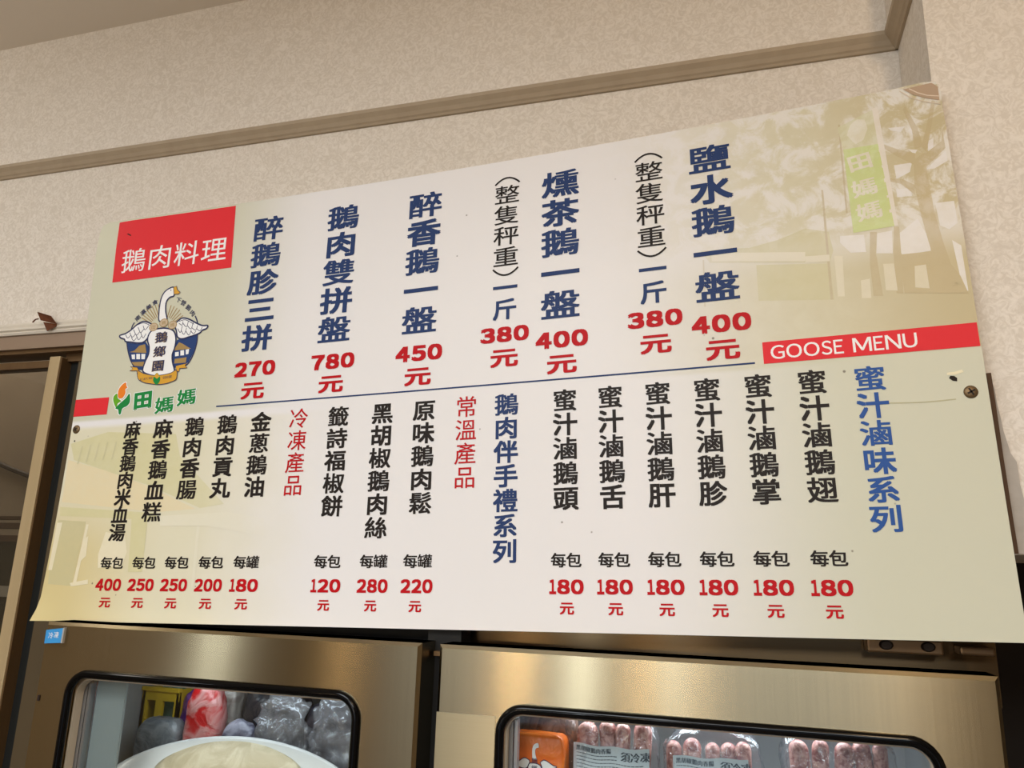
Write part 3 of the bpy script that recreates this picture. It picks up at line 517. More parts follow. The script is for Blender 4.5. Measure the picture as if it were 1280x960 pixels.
# red bars, rule, title
Print().poly([(3.75,61.45),(25.33,61.45),(25.80,51.1),(3.95,51.1)], .0004).build('title_panel', REDBAR, board)
q = Print()
for i, ch in enumerate('鵝肉料理'): q.glyph(ch, 7.55+i*4.93, 54.45, 4.75, 4.25, .004)
q.build('title_lettering', INKW, board)
Print().poly([(.02,32.36),(6.35,32.36),(6.35,29.7),(.02,29.7)], .0004).build('accent_bar', REDBAR, board)
Print().poly([(100.4,31.98),(121.9,32.0),(121.9,29.4),(100.4,29.42)], .0004).build('heading_bar', REDBAR, board)
q = Print(); x = 101.15
for ch, w in zip('ＧＯＯＳＥ ＭＥＮＵ', (1.62,1.78,1.78,1.22,1.12,.75,2.02,1.12,1.66,1.52)):
    if ch != ' ': q.glyph(ch, x+w/2, 30.68, w-.14, 1.62, .008, ink_fit=True)
    x += w*1.035
q.build('heading_lettering', INKW, board)
Print().poly([(25.9,29.74),(99.45,29.72),(99.45,29.52),(25.9,29.54)], .0004).build('dividing_rule', NAVY, board)

# dishes along the top
def column(name, text, cx, top, pitch, w, h, m, bold, lean=0.0):
    q = Print()
    for i, ch in enumerate(text): q.glyph(ch, cx+lean*i, top-h*.475-i*pitch, w, h, bold)
    return q.build(name, m, board)
def digits(q, txt, cx, cy, w, h, bold, gap, boldy=None):
    n = len(txt); cw = (w-gap*(n-1))/n
    wid = [.56 if ch == '1' else 1 for ch in txt]; cw = (w-gap*(n-1))/sum(wid)
    x = cx-w/2
    for ch, k in zip(txt, wid):
        q.glyph(chr(ord(ch)-48+0xFF10), x+cw*k/2, cy, cw*k, h, bold, ink_fit=True, boldy=boldy); x += cw*k+gap
for text, cx, price in (('醉鵝胗三拼',31.62,'270'),('鵝肉雙拼盤',44.15,'780'),('醉香鵝一盤',57.1,'450'),('燻茶鵝一盤',76.62,'400'),('鹽水鵝一盤',95.88,'400')):
    column('dish_name', text, cx, 58.72, 4.33, 5.2, 4.1, NAVY, .03)
    q = Print(); digits(q, price, cx+.15, 34.78, 6.75, 2.18, .055, .22, .045); q.glyph('元', cx+.13, 31.62, 3.95, 2.65, .03); q.build('price', RED, board)
for cx in (69.2, 88.36):
    q = Print()
    for k, sgn in ((59.0,1),(44.45,-1)):
        q.stroke([(cx-1.75+3.5*i/12, k-sgn*.95*(2*i/12-1)**2) for i in range(13)], .24, .0005)
    for i, ch in enumerate('整隻秤重'): q.glyph(ch, cx, 56.4-i*3.1, 3.72, 3.0, .006)
    q.build('weight_note', BLK, board)
    q = Print(); q.glyph('一', cx, 42.68, 3.5, 3.4, .022); q.glyph('斤', cx, 39.65, 3.45, 3.0, .024); q.build('weight_unit', NAVY, board)
    q = Print(); digits(q, '380', cx, 36.2, 6.6, 2.08, .055, .22, .045); q.glyph('元', cx, 33.08, 3.85, 2.6, .03); q.build('price', RED, board)

# take-away goods along the bottom
low = (('麻香鵝肉米血湯',11.62,2.93,2.48,2.62,'每包','400'),('麻香鵝血糕',17.13,3.38,3.0,2.9,'每包','250'),('鵝肉香腸',22.6,3.38,3.0,2.9,'每包','250'),('鵝肉貢丸',28.15,3.36,3.0,2.9,'每包','200'),('金蔥鵝油',33.7,3.36,3.0,2.9,'每罐','180'),
       ('籤詩福椒餅',45.85,3.2,2.99,2.86,'每包','120'),('黑胡椒鵝肉絲',52.4,3.2,2.97,2.86,'每罐','280'),('原味鵝肉鬆',58.4,3.2,2.98,2.86,'每罐','220'),
       ('蜜汁滷鵝頭',77.12,3.12,2.97,2.88,'每包','180'),('蜜汁滷鵝舌',82.7,3.12,2.97,2.88,'每包','180'),('蜜汁滷鵝肝',88.34,3.12,2.97,2.88,'每包','180'),('蜜汁滷鵝胗',93.96,3.12,2.97,2.88,'每包','180'),('蜜汁滷鵝掌',99.56,3.12,2.97,2.88,'每包','180'),('蜜汁滷鵝翅',105.25,3.12,2.97,2.88,'每包','180'))
for text, cx, w, pitch, h, unit, price in low:
    column('dish_name', text, cx, 28.28, pitch, w, h, BLK, .027)
    left = cx < 40; uw = 3.9 if left else (3.8 if cx < 65 else 3.58)
    q = Print()
    for i, ch in enumerate(unit): q.glyph(ch, cx-.02+(i-.5)*uw*.51, 7.92, uw*.52, 1.72, .024)
    q.build('unit', BLK, board)
    q = Print(); digits(q, price, cx-.02, 4.95, 4.35 if left else (4.25 if cx < 65 else 4.05), 1.64, .045, .12, .04); q.glyph('元', cx-.1 if cx < 60 else cx+.02, 2.62, 2.0 if left else 1.74, 1.46, .028); q.build('price', RED, board)
column('section_name', '冷凍產品', 39.72, 28.45, 3.05, 3.05, 2.95, RED, .004)
column('section_name', '常溫產品', 64.25, 28.38, 3.0, 3.02, 2.9, RED, .004)
column('section_name', '鵝肉伴手禮系列', 69.62, 28.3, 2.985, 3.2, 2.9, NAVY, .026)
column('section_name', '蜜汁滷味系列', 111.08, 28.2, 2.99, 3.25, 2.9, BLUE, .026)

# goose crest
def crest_mesh():
    for a in (ART['shield_l'], ART['shield_r']): Print().poly(a, .0004).build('crest_shield', SKYB, board)
    q = Print(); [q.stroke(a, .13, .0004) for a in ART['rays']]; q.build('crest_rays', TAN, board)
    for a in ART['roofs']: Print().poly(a, .0005).build('crest_roof', TAN, board)
    q = Print(); [q.poly(a, .0006) for a in ART['walls']]
    q.poly(ART['wing_l'], .0007); q.poly(ART['wing_r'], .0007); q.poly(ART['neck'], .0007); q.poly(ART['body'], .0009); q.build('crest_goose', INKW, board)
    q = Print()
    for k in ('wing_l','wing_r'): q.stroke(ART[k], .24, .0008, True)
    for k in ('feathers_l','feathers_r'): [q.stroke(a, .1, .0008) for a in ART[k]]
    q.stroke(ART['neck'], .22, .0008, True); q.stroke(ART['beak'], .1, .0010, True); q.stroke(ART['body'], .24, .0010, True); q.disc(ART['eye'][0], .1, .0009)
    [q.stroke(a, .2, .0005) for a in ART['ring']]
    for ch, *pt, r in ART['arctext']: q.glyph(ch, pt[0], pt[1], 1.05, .86, .015, r)
    q.build('crest_outline', LNAVY, board)
    Print().poly(ART['beak'], .0009).build('crest_beak', GOLD, board)
    q = Print(); [q.disc(c, .8, .0011, ry=.68) for c in ART['coins']]; q.build('crest_coins', COIN, board)
    q = Print()
    for c in ART['coins']: q.stroke([(c[0]+.74*math.cos(k*.314),c[1]+.62*math.sin(k*.314)) for k in range(20)], .09, .0012, True)
    for c, ch in zip(ART['coins'], '田媽媽'): q.glyph(ch, c[0], c[1], .85, .7, 0, 0, .0012)
    q.build('crest_coin_marks', TAN, board)
    q = Print(); [q.glyph(ch, pt[0]-.06, pt[1]-.05, 2.25, 1.75, .045, 0, .0011) for ch, *pt in ART['titles']]; q.build('crest_name_shadow', TAN, board)
    q = Print(); [q.glyph(ch, pt[0], pt[1], 2.3, 1.8, .02, 0, .0012) for ch, *pt in ART['titles']]; q.build('crest_name', LNAVY, board)
    q = Print(); q.poly(ART['ribbon'], .0012); [q.poly(a, .0011) for a in ART['tails']]; q.build('crest_ribbon', GOLD, board)
    q = Print(); q.stroke(ART['ribbon'], .1, .0013, True); [q.stroke(a, .09, .0012, True) for a in ART['tails']]
    for word, c in zip(('XIAYING','GOOSE'), ART['rib_text']):
        n = len(word)
        for i, ch in enumerate(word): q.glyph(chr(ord(ch)-65+0xFF21), c[0]+(i-(n-1)/2)*.33, c[1]+.02*(i-(n-1)/2), .27 if ch != 'I' else .08, .36, .02, ink_fit=True, z=.0014)
    q.build('crest_ribbon_lettering', LNAVY, board)
    Print().poly(ART['leaf'], .0014).build('crest_leaf', GREEN, board); Print().poly(ART['leaftip'], .0015).build('crest_leaf_tip', GOLD, board)
crest_mesh()
# leaf-and-hen mark with green lettering
q = Print(); [q.stroke(ART[k], .28, .0004, True) for k in ('hen','leafA','leafB')]
for ch, *pt in ART['tian']: q.glyph(ch, pt[0], pt[1], 3.5 if ch == '田' else 3.4, 2.75 if ch == '田' else 2.5, .085, 4, .0004)
q.build('farm_mark_halo', INKW, board)
Print().poly(ART['hen'], .0006).build('farm_mark_hen', ORNG, board); Print().poly(ART['leafA'], .0006).build('farm_mark_leaf', LIME, board)
q = Print(); q.poly(ART['leafB'], .0006)
for ch, *pt in ART['tian']: q.glyph(ch, pt[0], pt[1], 3.5 if ch == '田' else 3.4, 2.75 if ch == '田' else 2.5, .05 if ch == '田' else .036, 4, .0006)
q.build('farm_mark_lettering', GREEN, board)

# wear: creases, bruised corner, torn hole, pinholes
q = Print(); q.stroke(ART['crease'], .12, .0003); q.build('crease', ink('crease', (188,184,152)), board)
Print().poly([(118.3,61.4),(119.2,60.4),(120.4,59.6),(121.75,59.0),(121.8,60.7),(121.2,61.4)], .0005, 1).build('bruised_corner', ink('bruise', (184,160,136)), board)
q = Print(); q.stroke([(118.9,61.3),(119.7,60.5),(120.6,59.9),(121.8,59.5)], .12, .0006); q.stroke([(117.9,61.3),(118.9,60.1),(120.2,59.2),(121.8,58.5)], .09, .0006); q.build('corner_crease', ink('bruise_light', (222,206,186)), board)
for a, z in (([(118.6,26.2),(118.9,25.9),(119.3,25.8),(119.35,26.15),(119.1,26.4),(118.75,26.45)],.0004),([(5.6,59.15),(6.4,58.7),(6.5,58.85),(5.9,59.2)],.0008),([(.85,25.9),(1.05,25.75),(1.15,25.95),(.95,26.05)],.0004)):
    Print().poly(a, z, 1).build('torn_hole', ink('hole', (34,24,16)), board)
q = Print(); q.poly([(118.45,26.55),(119.2,26.5),(120.0,26.75),(119.9,27.0),(119.2,26.85),(118.5,26.8)], .0004, 1); q.build('torn_edge_highlight', ink('torn_edge_highlight', (240,232,200)), board)  # pale lip of the tear, its highlight put into the colour
M_SCREW = mat('screw_brass', (120,98,70), .45, .6)
def screw(U, V, r):
    c = Vector(sheet(U/100, V/100, 0).tolist()); vs, fs = [], []; n = 18
    for rr, h in ((r,.0),(r,.0008),(r*.8,.0019),(r*.35,.0024),(0.0001,.0025)):
        for k in range(n): vs.append((c.x+rr*math.cos(2*math.pi*k/n), c.y-h, c.z+rr*math.sin(2*math.pi*k/n)))
    for i in range(4):
        for k in range(n): fs.append((i*n+k,i*n+(k+1)%n,(i+1)*n+(k+1)%n,(i+1)*n+k))
    o = obj('screw', vs, fs, M_SCREW, board, True)
    b = MB(); w = r*.13
    for a in (.5, .5+math.pi/2):
        dx, dz = math.cos(a)*r*.6, math.sin(a)*r*.6; nx, nz = -math.sin(a)*w, math.cos(a)*w
        b.add([(c.x+sx*dx+sn*nx, c.y-.0026, c.z+sx*dz+sn*nz) for sx, sn in ((-1,-1),(1,-1),(1,1),(-1,1))], [(0,1,2,3)])
    b.build('screw_slot', mat('slot_dark', (40,32,24), .7), o)
screw(120.4, 24.58, .0068); screw(1.0, 27.7, .0065)

# ================================================================== THE REFRIGERATOR
YD, ZT = .86, Z(-.0782)
XL0, XL1, XR0, XR1 = -.8953, -.3565, -.3345, .2235
fr = empty('refrigerator', (-.335,1.1,0), 'two-door stainless steel display refrigerator under the menu board', 'refrigerator')
def rrect(x0, x1, z0, z1, r, n=8):
    out = []
    for cx, cz, a0 in ((x1-r,z1-r,0),(x0+r,z1-r,90),(x0+r,z0+r,180),(x1-r,z0+r,270)):
        for k in range(n+1):
            a = math.radians(a0+90*k/n); out.append((cx+r*math.cos(a), cz+r*math.sin(a)))
    return out
def ring_plate(x0, x1, z0, z1, hole, y0, y1, bev=.004):
    """upright sheet with a rounded opening: outer rim rounded over, flat face, and the sides of the opening"""
    n = len(hole); b = MB()
    cx, cz = sum(q[0] for q in hole)/n, sum(q[1] for q in hole)/n
    def outer(q, ins):
        dx, dz = q[0]-cx, q[1]-cz
        X0, X1, Z0, Z1 = x0+ins, x1-ins, z0+ins, z1-ins
        k = min([( (X1-cx)/dx if dx > 0 else (X0-cx)/dx) if abs(dx) > 1e-9 else 1e9, ((Z1-cz)/dz if dz > 0 else (Z0-cz)/dz) if abs(dz) > 1e-9 else 1e9])
        return cx+dx*k, cz+dz*k
    rows = []
    o0 = [outer(q, 0) for q in hole]; o1 = [outer(q, bev) for q in hole]
    # snap the nearest vertices to the true corners
    for arr, ins in ((o0,0),(o1,bev)):
        for c in ((x0+ins,z0+ins),(x1-ins,z0+ins),(x0+ins,z1-ins),(x1-ins,z1-ins)):
            i = min(range(n), key=lambda j: (arr[j][0]-c[0])**2+(arr[j][1]-c[1])**2); arr[i] = c
    rows = [[(x,y1,z) for x,z in o0], [(x,y0+bev,z) for x,z in o0], [(x*.3+X*.7,y0+bev*.3,z*.3+Zz*.7) for (x,z),(X,Zz) in zip(o0,o1)], [(x,y0,z) for x,z in o1], [(x,y0,z) for x,z in hole], [(x,y1,z) for x,z in hole]]
    v = [q for R in rows for q in R]; f = []
    for i in range(len(rows)):
        j = (i+1) % len(rows)
        for k in range(n): f.append((i*n+k, i*n+(k+1) % n, j*n+(k+1) % n, j*n+k))
    return b.add(v, f)
ZB = Z(-.95)
# cabinet: sides, top, back, floor, header, plinth; middle post; liners
b = MB(); b.box(XL0,XL0+.02,.945,1.40,.12,Z(.10)); b.box(XR1+.0,XR1+.02,.945,1.40,.12,Z(.10)); b.box(XL0,XR1+.02,.945,1.40,Z(.09),Z(.11)); b.box(XL0,XR1,1.38,1.40,.12,Z(.1)); b.box(XL0,XR1+.02,.87,1.40,.12,ZB); b.box(XL1-.02,XR0+.02,.93,1.38,ZB,Z(-.115))
for x in (XL0+.05, XR1-.05):
    for y in (.95, 1.33): b.box(x-.02,x+.02,y-.02,y+.02,0,.12)
b.build('cabinet', M_STEEL, fr)
MB().box(XL1+.006,XR1+.02,.938,.950,Z(-.115),Z(.1)).build('header_panel', brushed('header_steel_shaded', (92,76,54), (108,90,66), .27, 0.0), fr)  # steel colour darkened to hold the shade under the board
MB().box(XL0,XL1+.006,.938,.950,Z(-.115),Z(.1)).build('header_panel', mat('seal_and_gap_black', (16,15,14), .7), fr)  # panel coloured black for the shaded gap above the left door
MB().box(XL1-.01,XR0+.01,.905,.938,ZB,Z(-.052)).build('door_seal', mat('seal_and_gap_black', (16,15,14), .7), fr)
b = MB(); b.box(XL1+.003,XR0-.003,.893,.904,ZT-.016,ZT-.011); b.build('seal_clip', M_BRONZED, fr)
for x0, x1, m in ((XL0+.02,XL1-.02,mat('cabinet_liner_dim', (150,152,152), .5)),(XR0+.02,XR1,mat('cabinet_liner_lit', (214,218,220), .5))):  # same liner twice: left darkened, right lightened, to hold the lighting
    b = MB(); b.box(x0,x0+.004,.935,1.38,ZB,Z(-.115)); b.box(x1-.004,x1,.935,1.38,ZB,Z(-.115)); b.box(x0,x1,1.372,1.38,ZB,Z(-.115)); b.box(x0,x1,.94,1.38,Z(-.122),Z(-.115)); b.build('liner', m, fr)
SH = Z(-.302)
for x0, x1 in ((XL0+.024,XL1-.024),(XR0+.024,XR1-.004)):
    b = MB(); n = 16
    for i in range(n+1): b.box(x0+(x1-x0-.004)*i/n, x0+(x1-x0-.004)*i/n+.004, .905, 1.36, SH-.004, SH)
    for y in (.905,1.05,1.2,1.355): b.box(x0,x1,y,y+.005,SH-.008,SH-.004)
    b.build('shelf', mat('shelf_wire', (196,198,200), .35, .6), fr)
doors = []
for (x0, x1, hx0, hx1) in ((XL0,XL1,-.8395,-.4310),(XR0,XR1,-.2590,.1665)):
    zt = Z(-.1400); zb = Z(-.82)
    hole = rrect(hx0, hx1, zb, zt, .026)
    d = ring_plate(x0, x1, ZB+.006, ZT, hole, YD, YD+.045).build('door', M_STEEL, fr)
    doors.append(d)
    n = len(hole); c = ((hx0+hx1)/2, (zb+zt)/2)
    g = MB(); g.tube([(x,YD-.001,z) for x,z in rrect(hx0-.0005, hx1+.0005, zb-.0005, zt+.0005, .0265)], .0052, 10, True); g.build('gasket', M_BLACK, d, True)
    ring_plate(hx0+.0005, hx1-.0005, zb+.0005, zt-.0005, rrect(hx0+.004, hx1-.004, zb+.006, zt-.0075, .02), YD+.008, YD+.02, .0008).build('inner_frame', M_LINER, d)
    b = MB(); b.box(hx0+.003,hx0+.0085,YD+.021,YD+.03,zb+.004,zt-.014); b.box(hx0+.0098,hx0+.0135,YD+.021,YD+.03,zb+.004,zt-.014); b.build('spacer_strip', M_ALU, d)
    MB().box(hx0+.002,hx1-.002,YD+.0205,YD+.0235,zb+.002,zt-.002).build('glass_pane', M_PANE, d)
m = glassy('translucent_strip', (.75,.8,.8), 1.0, .2, (.42,.48,.48), .5)
MB().box(-.8235,-.7790,.890,.894,Z(-.75),Z(-.147)).build('light_cover', m, doors[0])
MB().box(-.8885,-.8855,YD-.0012,YD+.002,Z(-.1765),Z(-.1695)).build('door_screw', mat('screw_dark', (40,26,20), .6), doors[0])
b = MB().prism([(XR0+.0012,Z(-.1490)),(-.2655,Z(-.1490)),(-.2655,Z(-.8)),(XR0+.0012,Z(-.8))], YD-.0004, YD+.001); b.build('protective_film', M_FILM, doors[1])
# lower doors (below the frame)
for x0, x1 in ((XL0,XL1),(XR0,XR1)): MB().box(x0,x1,YD,YD+.045,.16,ZB-.006,.003).build('lower_door', M_STEEL, fr)
# blue tag on the corner of the first door
tg = obj('freezer_tag', *(lambda q: (q.v,q.f))(MB().prism([(-.8895,Z(-.0885)),(-.8625,Z(-.0850)),(-.8630,Z(-.1035)),(-.8895,Z(-.1055))], YD-.0035, YD)), mat('tag_blue', (58,150,214), .4), doors[0])
tg['label'] = 'blue sticker with white writing'
MB().prism([(-.8625,Z(-.0850)),(-.8600,Z(-.0840)),(-.8605,Z(-.1040)),(-.8630,Z(-.1035))], YD-.0035, YD).build('tag_edge', mat('tag_grey', (170,166,160), .5), tg)
vs, fs = [], []
for ch, cx in (('冷',-.8805),('凍',-.8715)):
    gv, gf, bb = glyph(ch); n = len(vs)
    vs += [(cx+(x-.5)*.0085, YD-.0038, Z(-.0945)+(y-.38)*.0085+(cx+.876)*.13) for x,y in gv]; fs += [tuple(i+n for i in q) for q in gf]
obj('tag_lettering', vs, fs, INKW, tg)
# hinge plates at the right-hand end of the header
hg = MB(); hg.box(.119,.190,.912,.938,Z(-.066),Z(-.0515),.002); hg.box(.205,.236,.912,.938,Z(-.064),Z(-.056),.002)
hgo = hg.build('hinge_plate', mat('hinge_steel', (112,90,66), .4, .8), fr)
for x in (.137,.176):
    b = MB(); n = 14
    b.add([(x+.007*math.cos(2*math.pi*k/n),.912,Z(-.058)+.005*math.sin(2*math.pi*k/n)) for k in range(n)]+[(x+.005*math.cos(2*math.pi*k/n),.909,Z(-.058)+.0036*math.sin(2*math.pi*k/n)) for k in range(n)], [(k,(k+1)%n,(k+1)%n+n,k+n) for k in range(n)]+[tuple(range(n,2*n))]); b.build('hinge_bolt', mat('bolt_dark', (46,38,32), .4, .7), hgo)

# ================================================================== WHAT IS INSIDE
SH += .0008
def lump(w, d, h, seed, e=.55, wr=.12, nu=28, nv=18):
    """pillow-shaped packet, base at z = 0, creased by a few random folds"""
    rnd = random.Random(seed); folds = [(rnd.uniform(-1,1),rnd.uniform(-1,1),rnd.uniform(-1,1),rnd.uniform(6,16),rnd.uniform(0,6)) for _ in range(6)]
    v, f = [], []
    sg = lambda x, p: math.copysign(abs(x)**p, x)
    for j in range(nv+1):
        ph = -math.pi/2+math.pi*j/nv
        for i in range(nu):
            th = 2*math.pi*i/nu
            x = sg(math.cos(ph),e)*sg(math.cos(th),e); y = sg(math.cos(ph),e)*sg(math.sin(th),e); z = sg(math.sin(ph),e)
            s_ = 1+wr*.25*sum(math.sin(k*(a*x+b_*y+c*z)+p0) for a,b_,c,k,p0 in folds)/2
            v.append((x*w/2*s_, y*d/2*s_, (z*.5*(s_*.5+.5)+.5)*h))
    for j in range(nv):
        for i in range(nu): f.append((j*nu+i, j*nu+(i+1)%nu, (j+1)*nu+(i+1)%nu, (j+1)*nu+i))
    zm = min(q[2] for q in v); return [(x,y,z-zm) for x,y,z in v], f
from mathutils import noise as mn
def crumple(w, d, h, seed, amp=.012, nu=64, nv=44):
    """loose plastic bag: soft block broken into sharp random folds"""
    v, f = lump(w, d, h, seed, .8, .25, nu, nv); out = []
    for x, y, z in v:
        k = Vector((x*38+seed*7, y*38, z*38)); r1 = 1-abs(mn.noise(k))*2.2; r2 = 1-abs(mn.noise(k*2.3+Vector((5,1,3))))*2
        a = amp*(r1+.5*r2-.9); n = Vector((x/(w*w), y/(d*d), (z-h/2)/(h*h))).normalized()
        out.append((x+n.x*a, y+n.y*a*.6, max(0, z+n.z*a)))
    return out, f
def shift(v, o): return [(x+o[0],y+o[1],z+o[2]) for x,y,z in v]
def bagmat(name, a, b_, scale=30, rough=.3):
    m = mat(name, a, rough, spec=.5); t = NT(m); n = t.noise(t.coords(), scale, 4, 1.0)
    t.l(t.mix(t.ramp(n,.42,.6), alb(a), alb(b_)), t.bsdf.inputs['Base Color']); t.bump(n, .6, .006); return m
def packet(name, x0, x1, y, d, ztop, m, label, cat, seed, e=.55, wr=.12, group=None, lift=0):
    o_ = ((x0+x1)/2, y+d/2, SH+lift)
    v, f = crumple(x1-x0, d, Z(ztop)-SH, seed) if name == 'clear_bag' else lump(x1-x0, d, Z(ztop)-SH, seed, e, wr)
    group = {'clear_bag':'crumpled clear bags in the first door','frozen_packet':'frozen packets in the first door'}.get(name) if o_[0] < -.4 else None
    return tag(obj(name, shift(v, o_), f, m, None, True), label, cat, group)
# left side
def basket():
    x0, x1, y0, y1, zt = -.8695, -.8045, 1.030, 1.15, Z(-.179)
    k = empty('plastic_basket', ((x0+x1)/2,(y0+y1)/2,SH), 'yellow plastic basket with handle slots behind the slate grey packet', 'basket')
    b = MB()
    b.box(x0,x1,y0,y1,SH,SH+.006); b.box(x0,x1,y0,y0+.005,SH,Z(-.222)); b.box(x0,x1,y1-.005,y1,SH,zt); b.box(x0,x0+.005,y0,y1,SH,zt); b.box(x1-.005,x1,y0,y1,SH,zt)
    b.box(x0,x1,y0,y0+.005,Z(-.196),zt,.001)
    for xa, xb in ((x0,x0+.008),((x0+x1)/2-.008,(x0+x1)/2+.004),(x1-.008,x1)): b.box(xa,xb,y0,y0+.005,Z(-.223),Z(-.195))
    b.build('basket_body', mat('yellow_plastic', (222,184,40), .45), k)
    MB().box(x0-.001,x1+.001,y0-.003,y0+.005,zt-.004,zt+.002,.001).build('basket_rim', mat('yellow_plastic', (222,184,40)), k)
basket()
packet('frozen_packet', -.846,-.772,.992,.034,-.214, bagmat('slate_packet',(92,100,108),(136,140,142)), 'broad slate grey packet with rounded top in front of the yellow basket', 'packet', 4, .5, .1)
packet('frozen_packet', -.859,-.822,1.050,.045,-.172, bagmat('teal_packet',(86,140,118),(120,160,140)), 'teal packet sticking out of the yellow basket', 'packet', 5, .5, .1, None, .008)
packet('frozen_packet', -.800,-.757,1.085,.05,-.172, bagmat('pink_packet',(160,96,100),(186,130,126)), 'dusty pink packet at the back behind the purple bag', 'packet', 6, .5, .1)
packet('plastic_bag', -.806,-.756,1.032,.04,-.180, bagmat('purple_packet',(84,36,120),(126,72,150)), 'purple plastic bag standing between the yellow basket and the red bag', 'bag', 7, .6, .25)
packet('frozen_packet', -.768,-.711,.992,.034,-.170, bagmat('red_packet',(196,22,28),(214,150,146),30), 'bright red and white striped packet in the middle of the first door', 'packet', 8, .6, .25)
packet('frozen_packet', -.750,-.712,1.032,.04,-.173, bagmat('pale_packet',(196,188,178),(154,144,136)), 'pale grey packet standing right behind the red striped packet', 'packet', 9, .35, .1)
packet('frozen_packet', -.707,-.655,.992,.03,-.208, bagmat('lilac_packet',(156,156,170),(86,86,104)), 'small rounded lilac grey packet just above the platter rim', 'packet', 10, .6, .2)
packet('frozen_packet', -.705,-.615,1.036,.06,-.172, bagmat('dark_packet',(30,36,46),(66,62,62)), 'dark charcoal packet behind the clear bags', 'packet', 11, .5, .25)
packet('frozen_packet', -.610,-.500,1.040,.06,-.184, bagmat('navy_packet',(22,34,58),(76,70,76)), 'dark navy packet in the far corner behind the crumpled clear bag', 'packet', 12, .5, .25)
packet('frozen_packet', -.580,-.545,1.11,.04,-.176, bagmat('redtop_packet',(196,50,40),(150,110,104)), 'packet with a red top showing over the crumpled clear bag', 'packet', 13)
packet('clear_bag', -.652,-.573,.992,.036,-.166, M_CLOUDY, 'crumpled clear plastic bag leaning by the dark charcoal packet', 'bag', 14, .8, .7)
packet('clear_bag', -.570,-.485,.992,.036,-.166, M_CLOUDY, 'crumpled clear plastic bag in the corner under the red-topped packet', 'bag', 15, .8, .7)
# platter: wide round white dish, wrapped, with beige food
def lathe(prof, c, n=48, sx=1, sy=1):
    v = [(c[0]+r*sx*math.cos(2*math.pi*k/n), c[1]+r*sy*math.sin(2*math.pi*k/n), c[2]+z) for r, z in prof for k in range(n)]
    return v, [(i*n+k,i*n+(k+1)%n,(i+1)*n+(k+1)%n,(i+1)*n+k) for i in range(len(prof)-1) for k in range(n)]
pc = (-.648, .946, SH)
pl_ = empty('platter', pc, 'wide oval white platter heaped with beige food in the first door', 'platter')
# the dish leans forward on the shelf, its far rim propped up and its ends drooping
sag = lambda v: [(x, y, max(SH+.0006, z-.0375+(y-pc[1])*.9-(.020*((x-pc[0])/.19)**2)*max(0,(z-SH-.03))/.05)) for x,y,z in v]
v, f = lathe([(.0,.046),(.10,.046),(.12,.050),(.172,.074),(.178,.080),(.176,.0825),(.170,.080),(.15,.072),(.10,.062),(0,.062)], pc, 64, 1.09, .215); obj('dish', sag(v), f, mat('white_ware', (224,224,220), .2, spec=.6), pl_, True)
v, f = lathe([(.116,.062),(.112,.0755),(.10,.0805),(.06,.0835),(.0002,.084)], (pc[0]-.010,pc[1]+.008,pc[2]), 48, 1.0, .26); obj('food', sag(v), f, bagmat('beige_food',(196,180,146),(216,202,170),24,.5), pl_, True)

# right side: orange pouch, dark dried goods, three sausage packs
packet('dried_goods_bag', -.272,-.192,.945,.05,-.152, bagmat('brown_dried',(92,66,54),(140,112,98),40), 'dark brown dried meat in clear wrap behind the orange pouch', 'bag', 21, .6, .3)
op = empty('orange_pouch', (-.233,.93,SH), 'bright orange pouch with a white winged goose crest in the second door', 'pouch')
b = MB(); pts = []
v, f = lump(.066, .03, Z(-.174)-SH, 22, .22, .04); obj('pouch_body', shift(v, (-.233,.928,SH)), f, bagmat('orange_pouch',(236,110,30),(240,128,44),14,.35), op, True)
def pouch_art(keys, m, name, y, stroke=None):
    vs, fs = [], []
    for k in keys:
        pr = Print(); (pr.stroke(ART[k], .28, 0, True) if stroke else pr.poly(ART[k], 0, 50)); n = len(vs)
        vs += [(-.2348+(a-14.2)*.0024*1.28, y, Z(-.2045)+(c-42)*.0029*1.1) for a, c in pr.p]; fs += [tuple(i+n for i in q) for q in pr.f]
    obj(name, vs, fs, m, op)
pouch_art(('neck','wing_l','wing_r','body'), INKW, 'pouch_goose', .9118)
pouch_art(('wing_l','wing_r','body'), LNAVY, 'pouch_goose_outline', .9112, True)
vs, fs = [], []
for i, ch in enumerate('鵝鄉'):
    gv, gf, _b = glyph(ch); n = len(vs); vs += [(-.2335+(x-.5)*.0072, .9108, Z(-.2005-.0075*i)+(y-.38)*.0065) for x, y in gv]; fs += [tuple(k+n for k in q) for q in gf]
obj('pouch_lettering', vs, fs, LNAVY, op)

m = mat('sausage_meat', (160,92,84), .4, spec=.5); t = NT(m); n_ = t.noise(t.coords(), 130, 5, .4, .7); t.l(t.mix(t.ramp(n_,.38,.64), alb((140,70,64)), alb((214,164,150))), t.bsdf.inputs['Base Color']); t.bump(n_, .3, .003); M_MEAT = m
M_LABEL = mat('label_paper', (212,228,236), .45)
def sausage(x0, x1, y, ztop, lean):
    r = (x1-x0)/2; cx = (x0+x1)/2; zb = SH+.004; L_ = Z(ztop)-zb
    pts, rs = [], []
    for i in range(23):
        s_ = .5-.5*math.cos(math.pi*i/22); e_ = min(s_,1-s_)*L_; k = math.sqrt(max(0,1-(1-e_/r)**2)) if e_ < r else 1
        pts.append((cx+lean*(s_-.5)+.0015*math.sin(s_*7+x0*90), y+.002*math.sin(s_*5), zb+L_*s_)); rs.append(max(.0006, r*k*(1+.04*math.sin(9*s_+x0*50))))
    return MB().tube(pts, rs, 14)
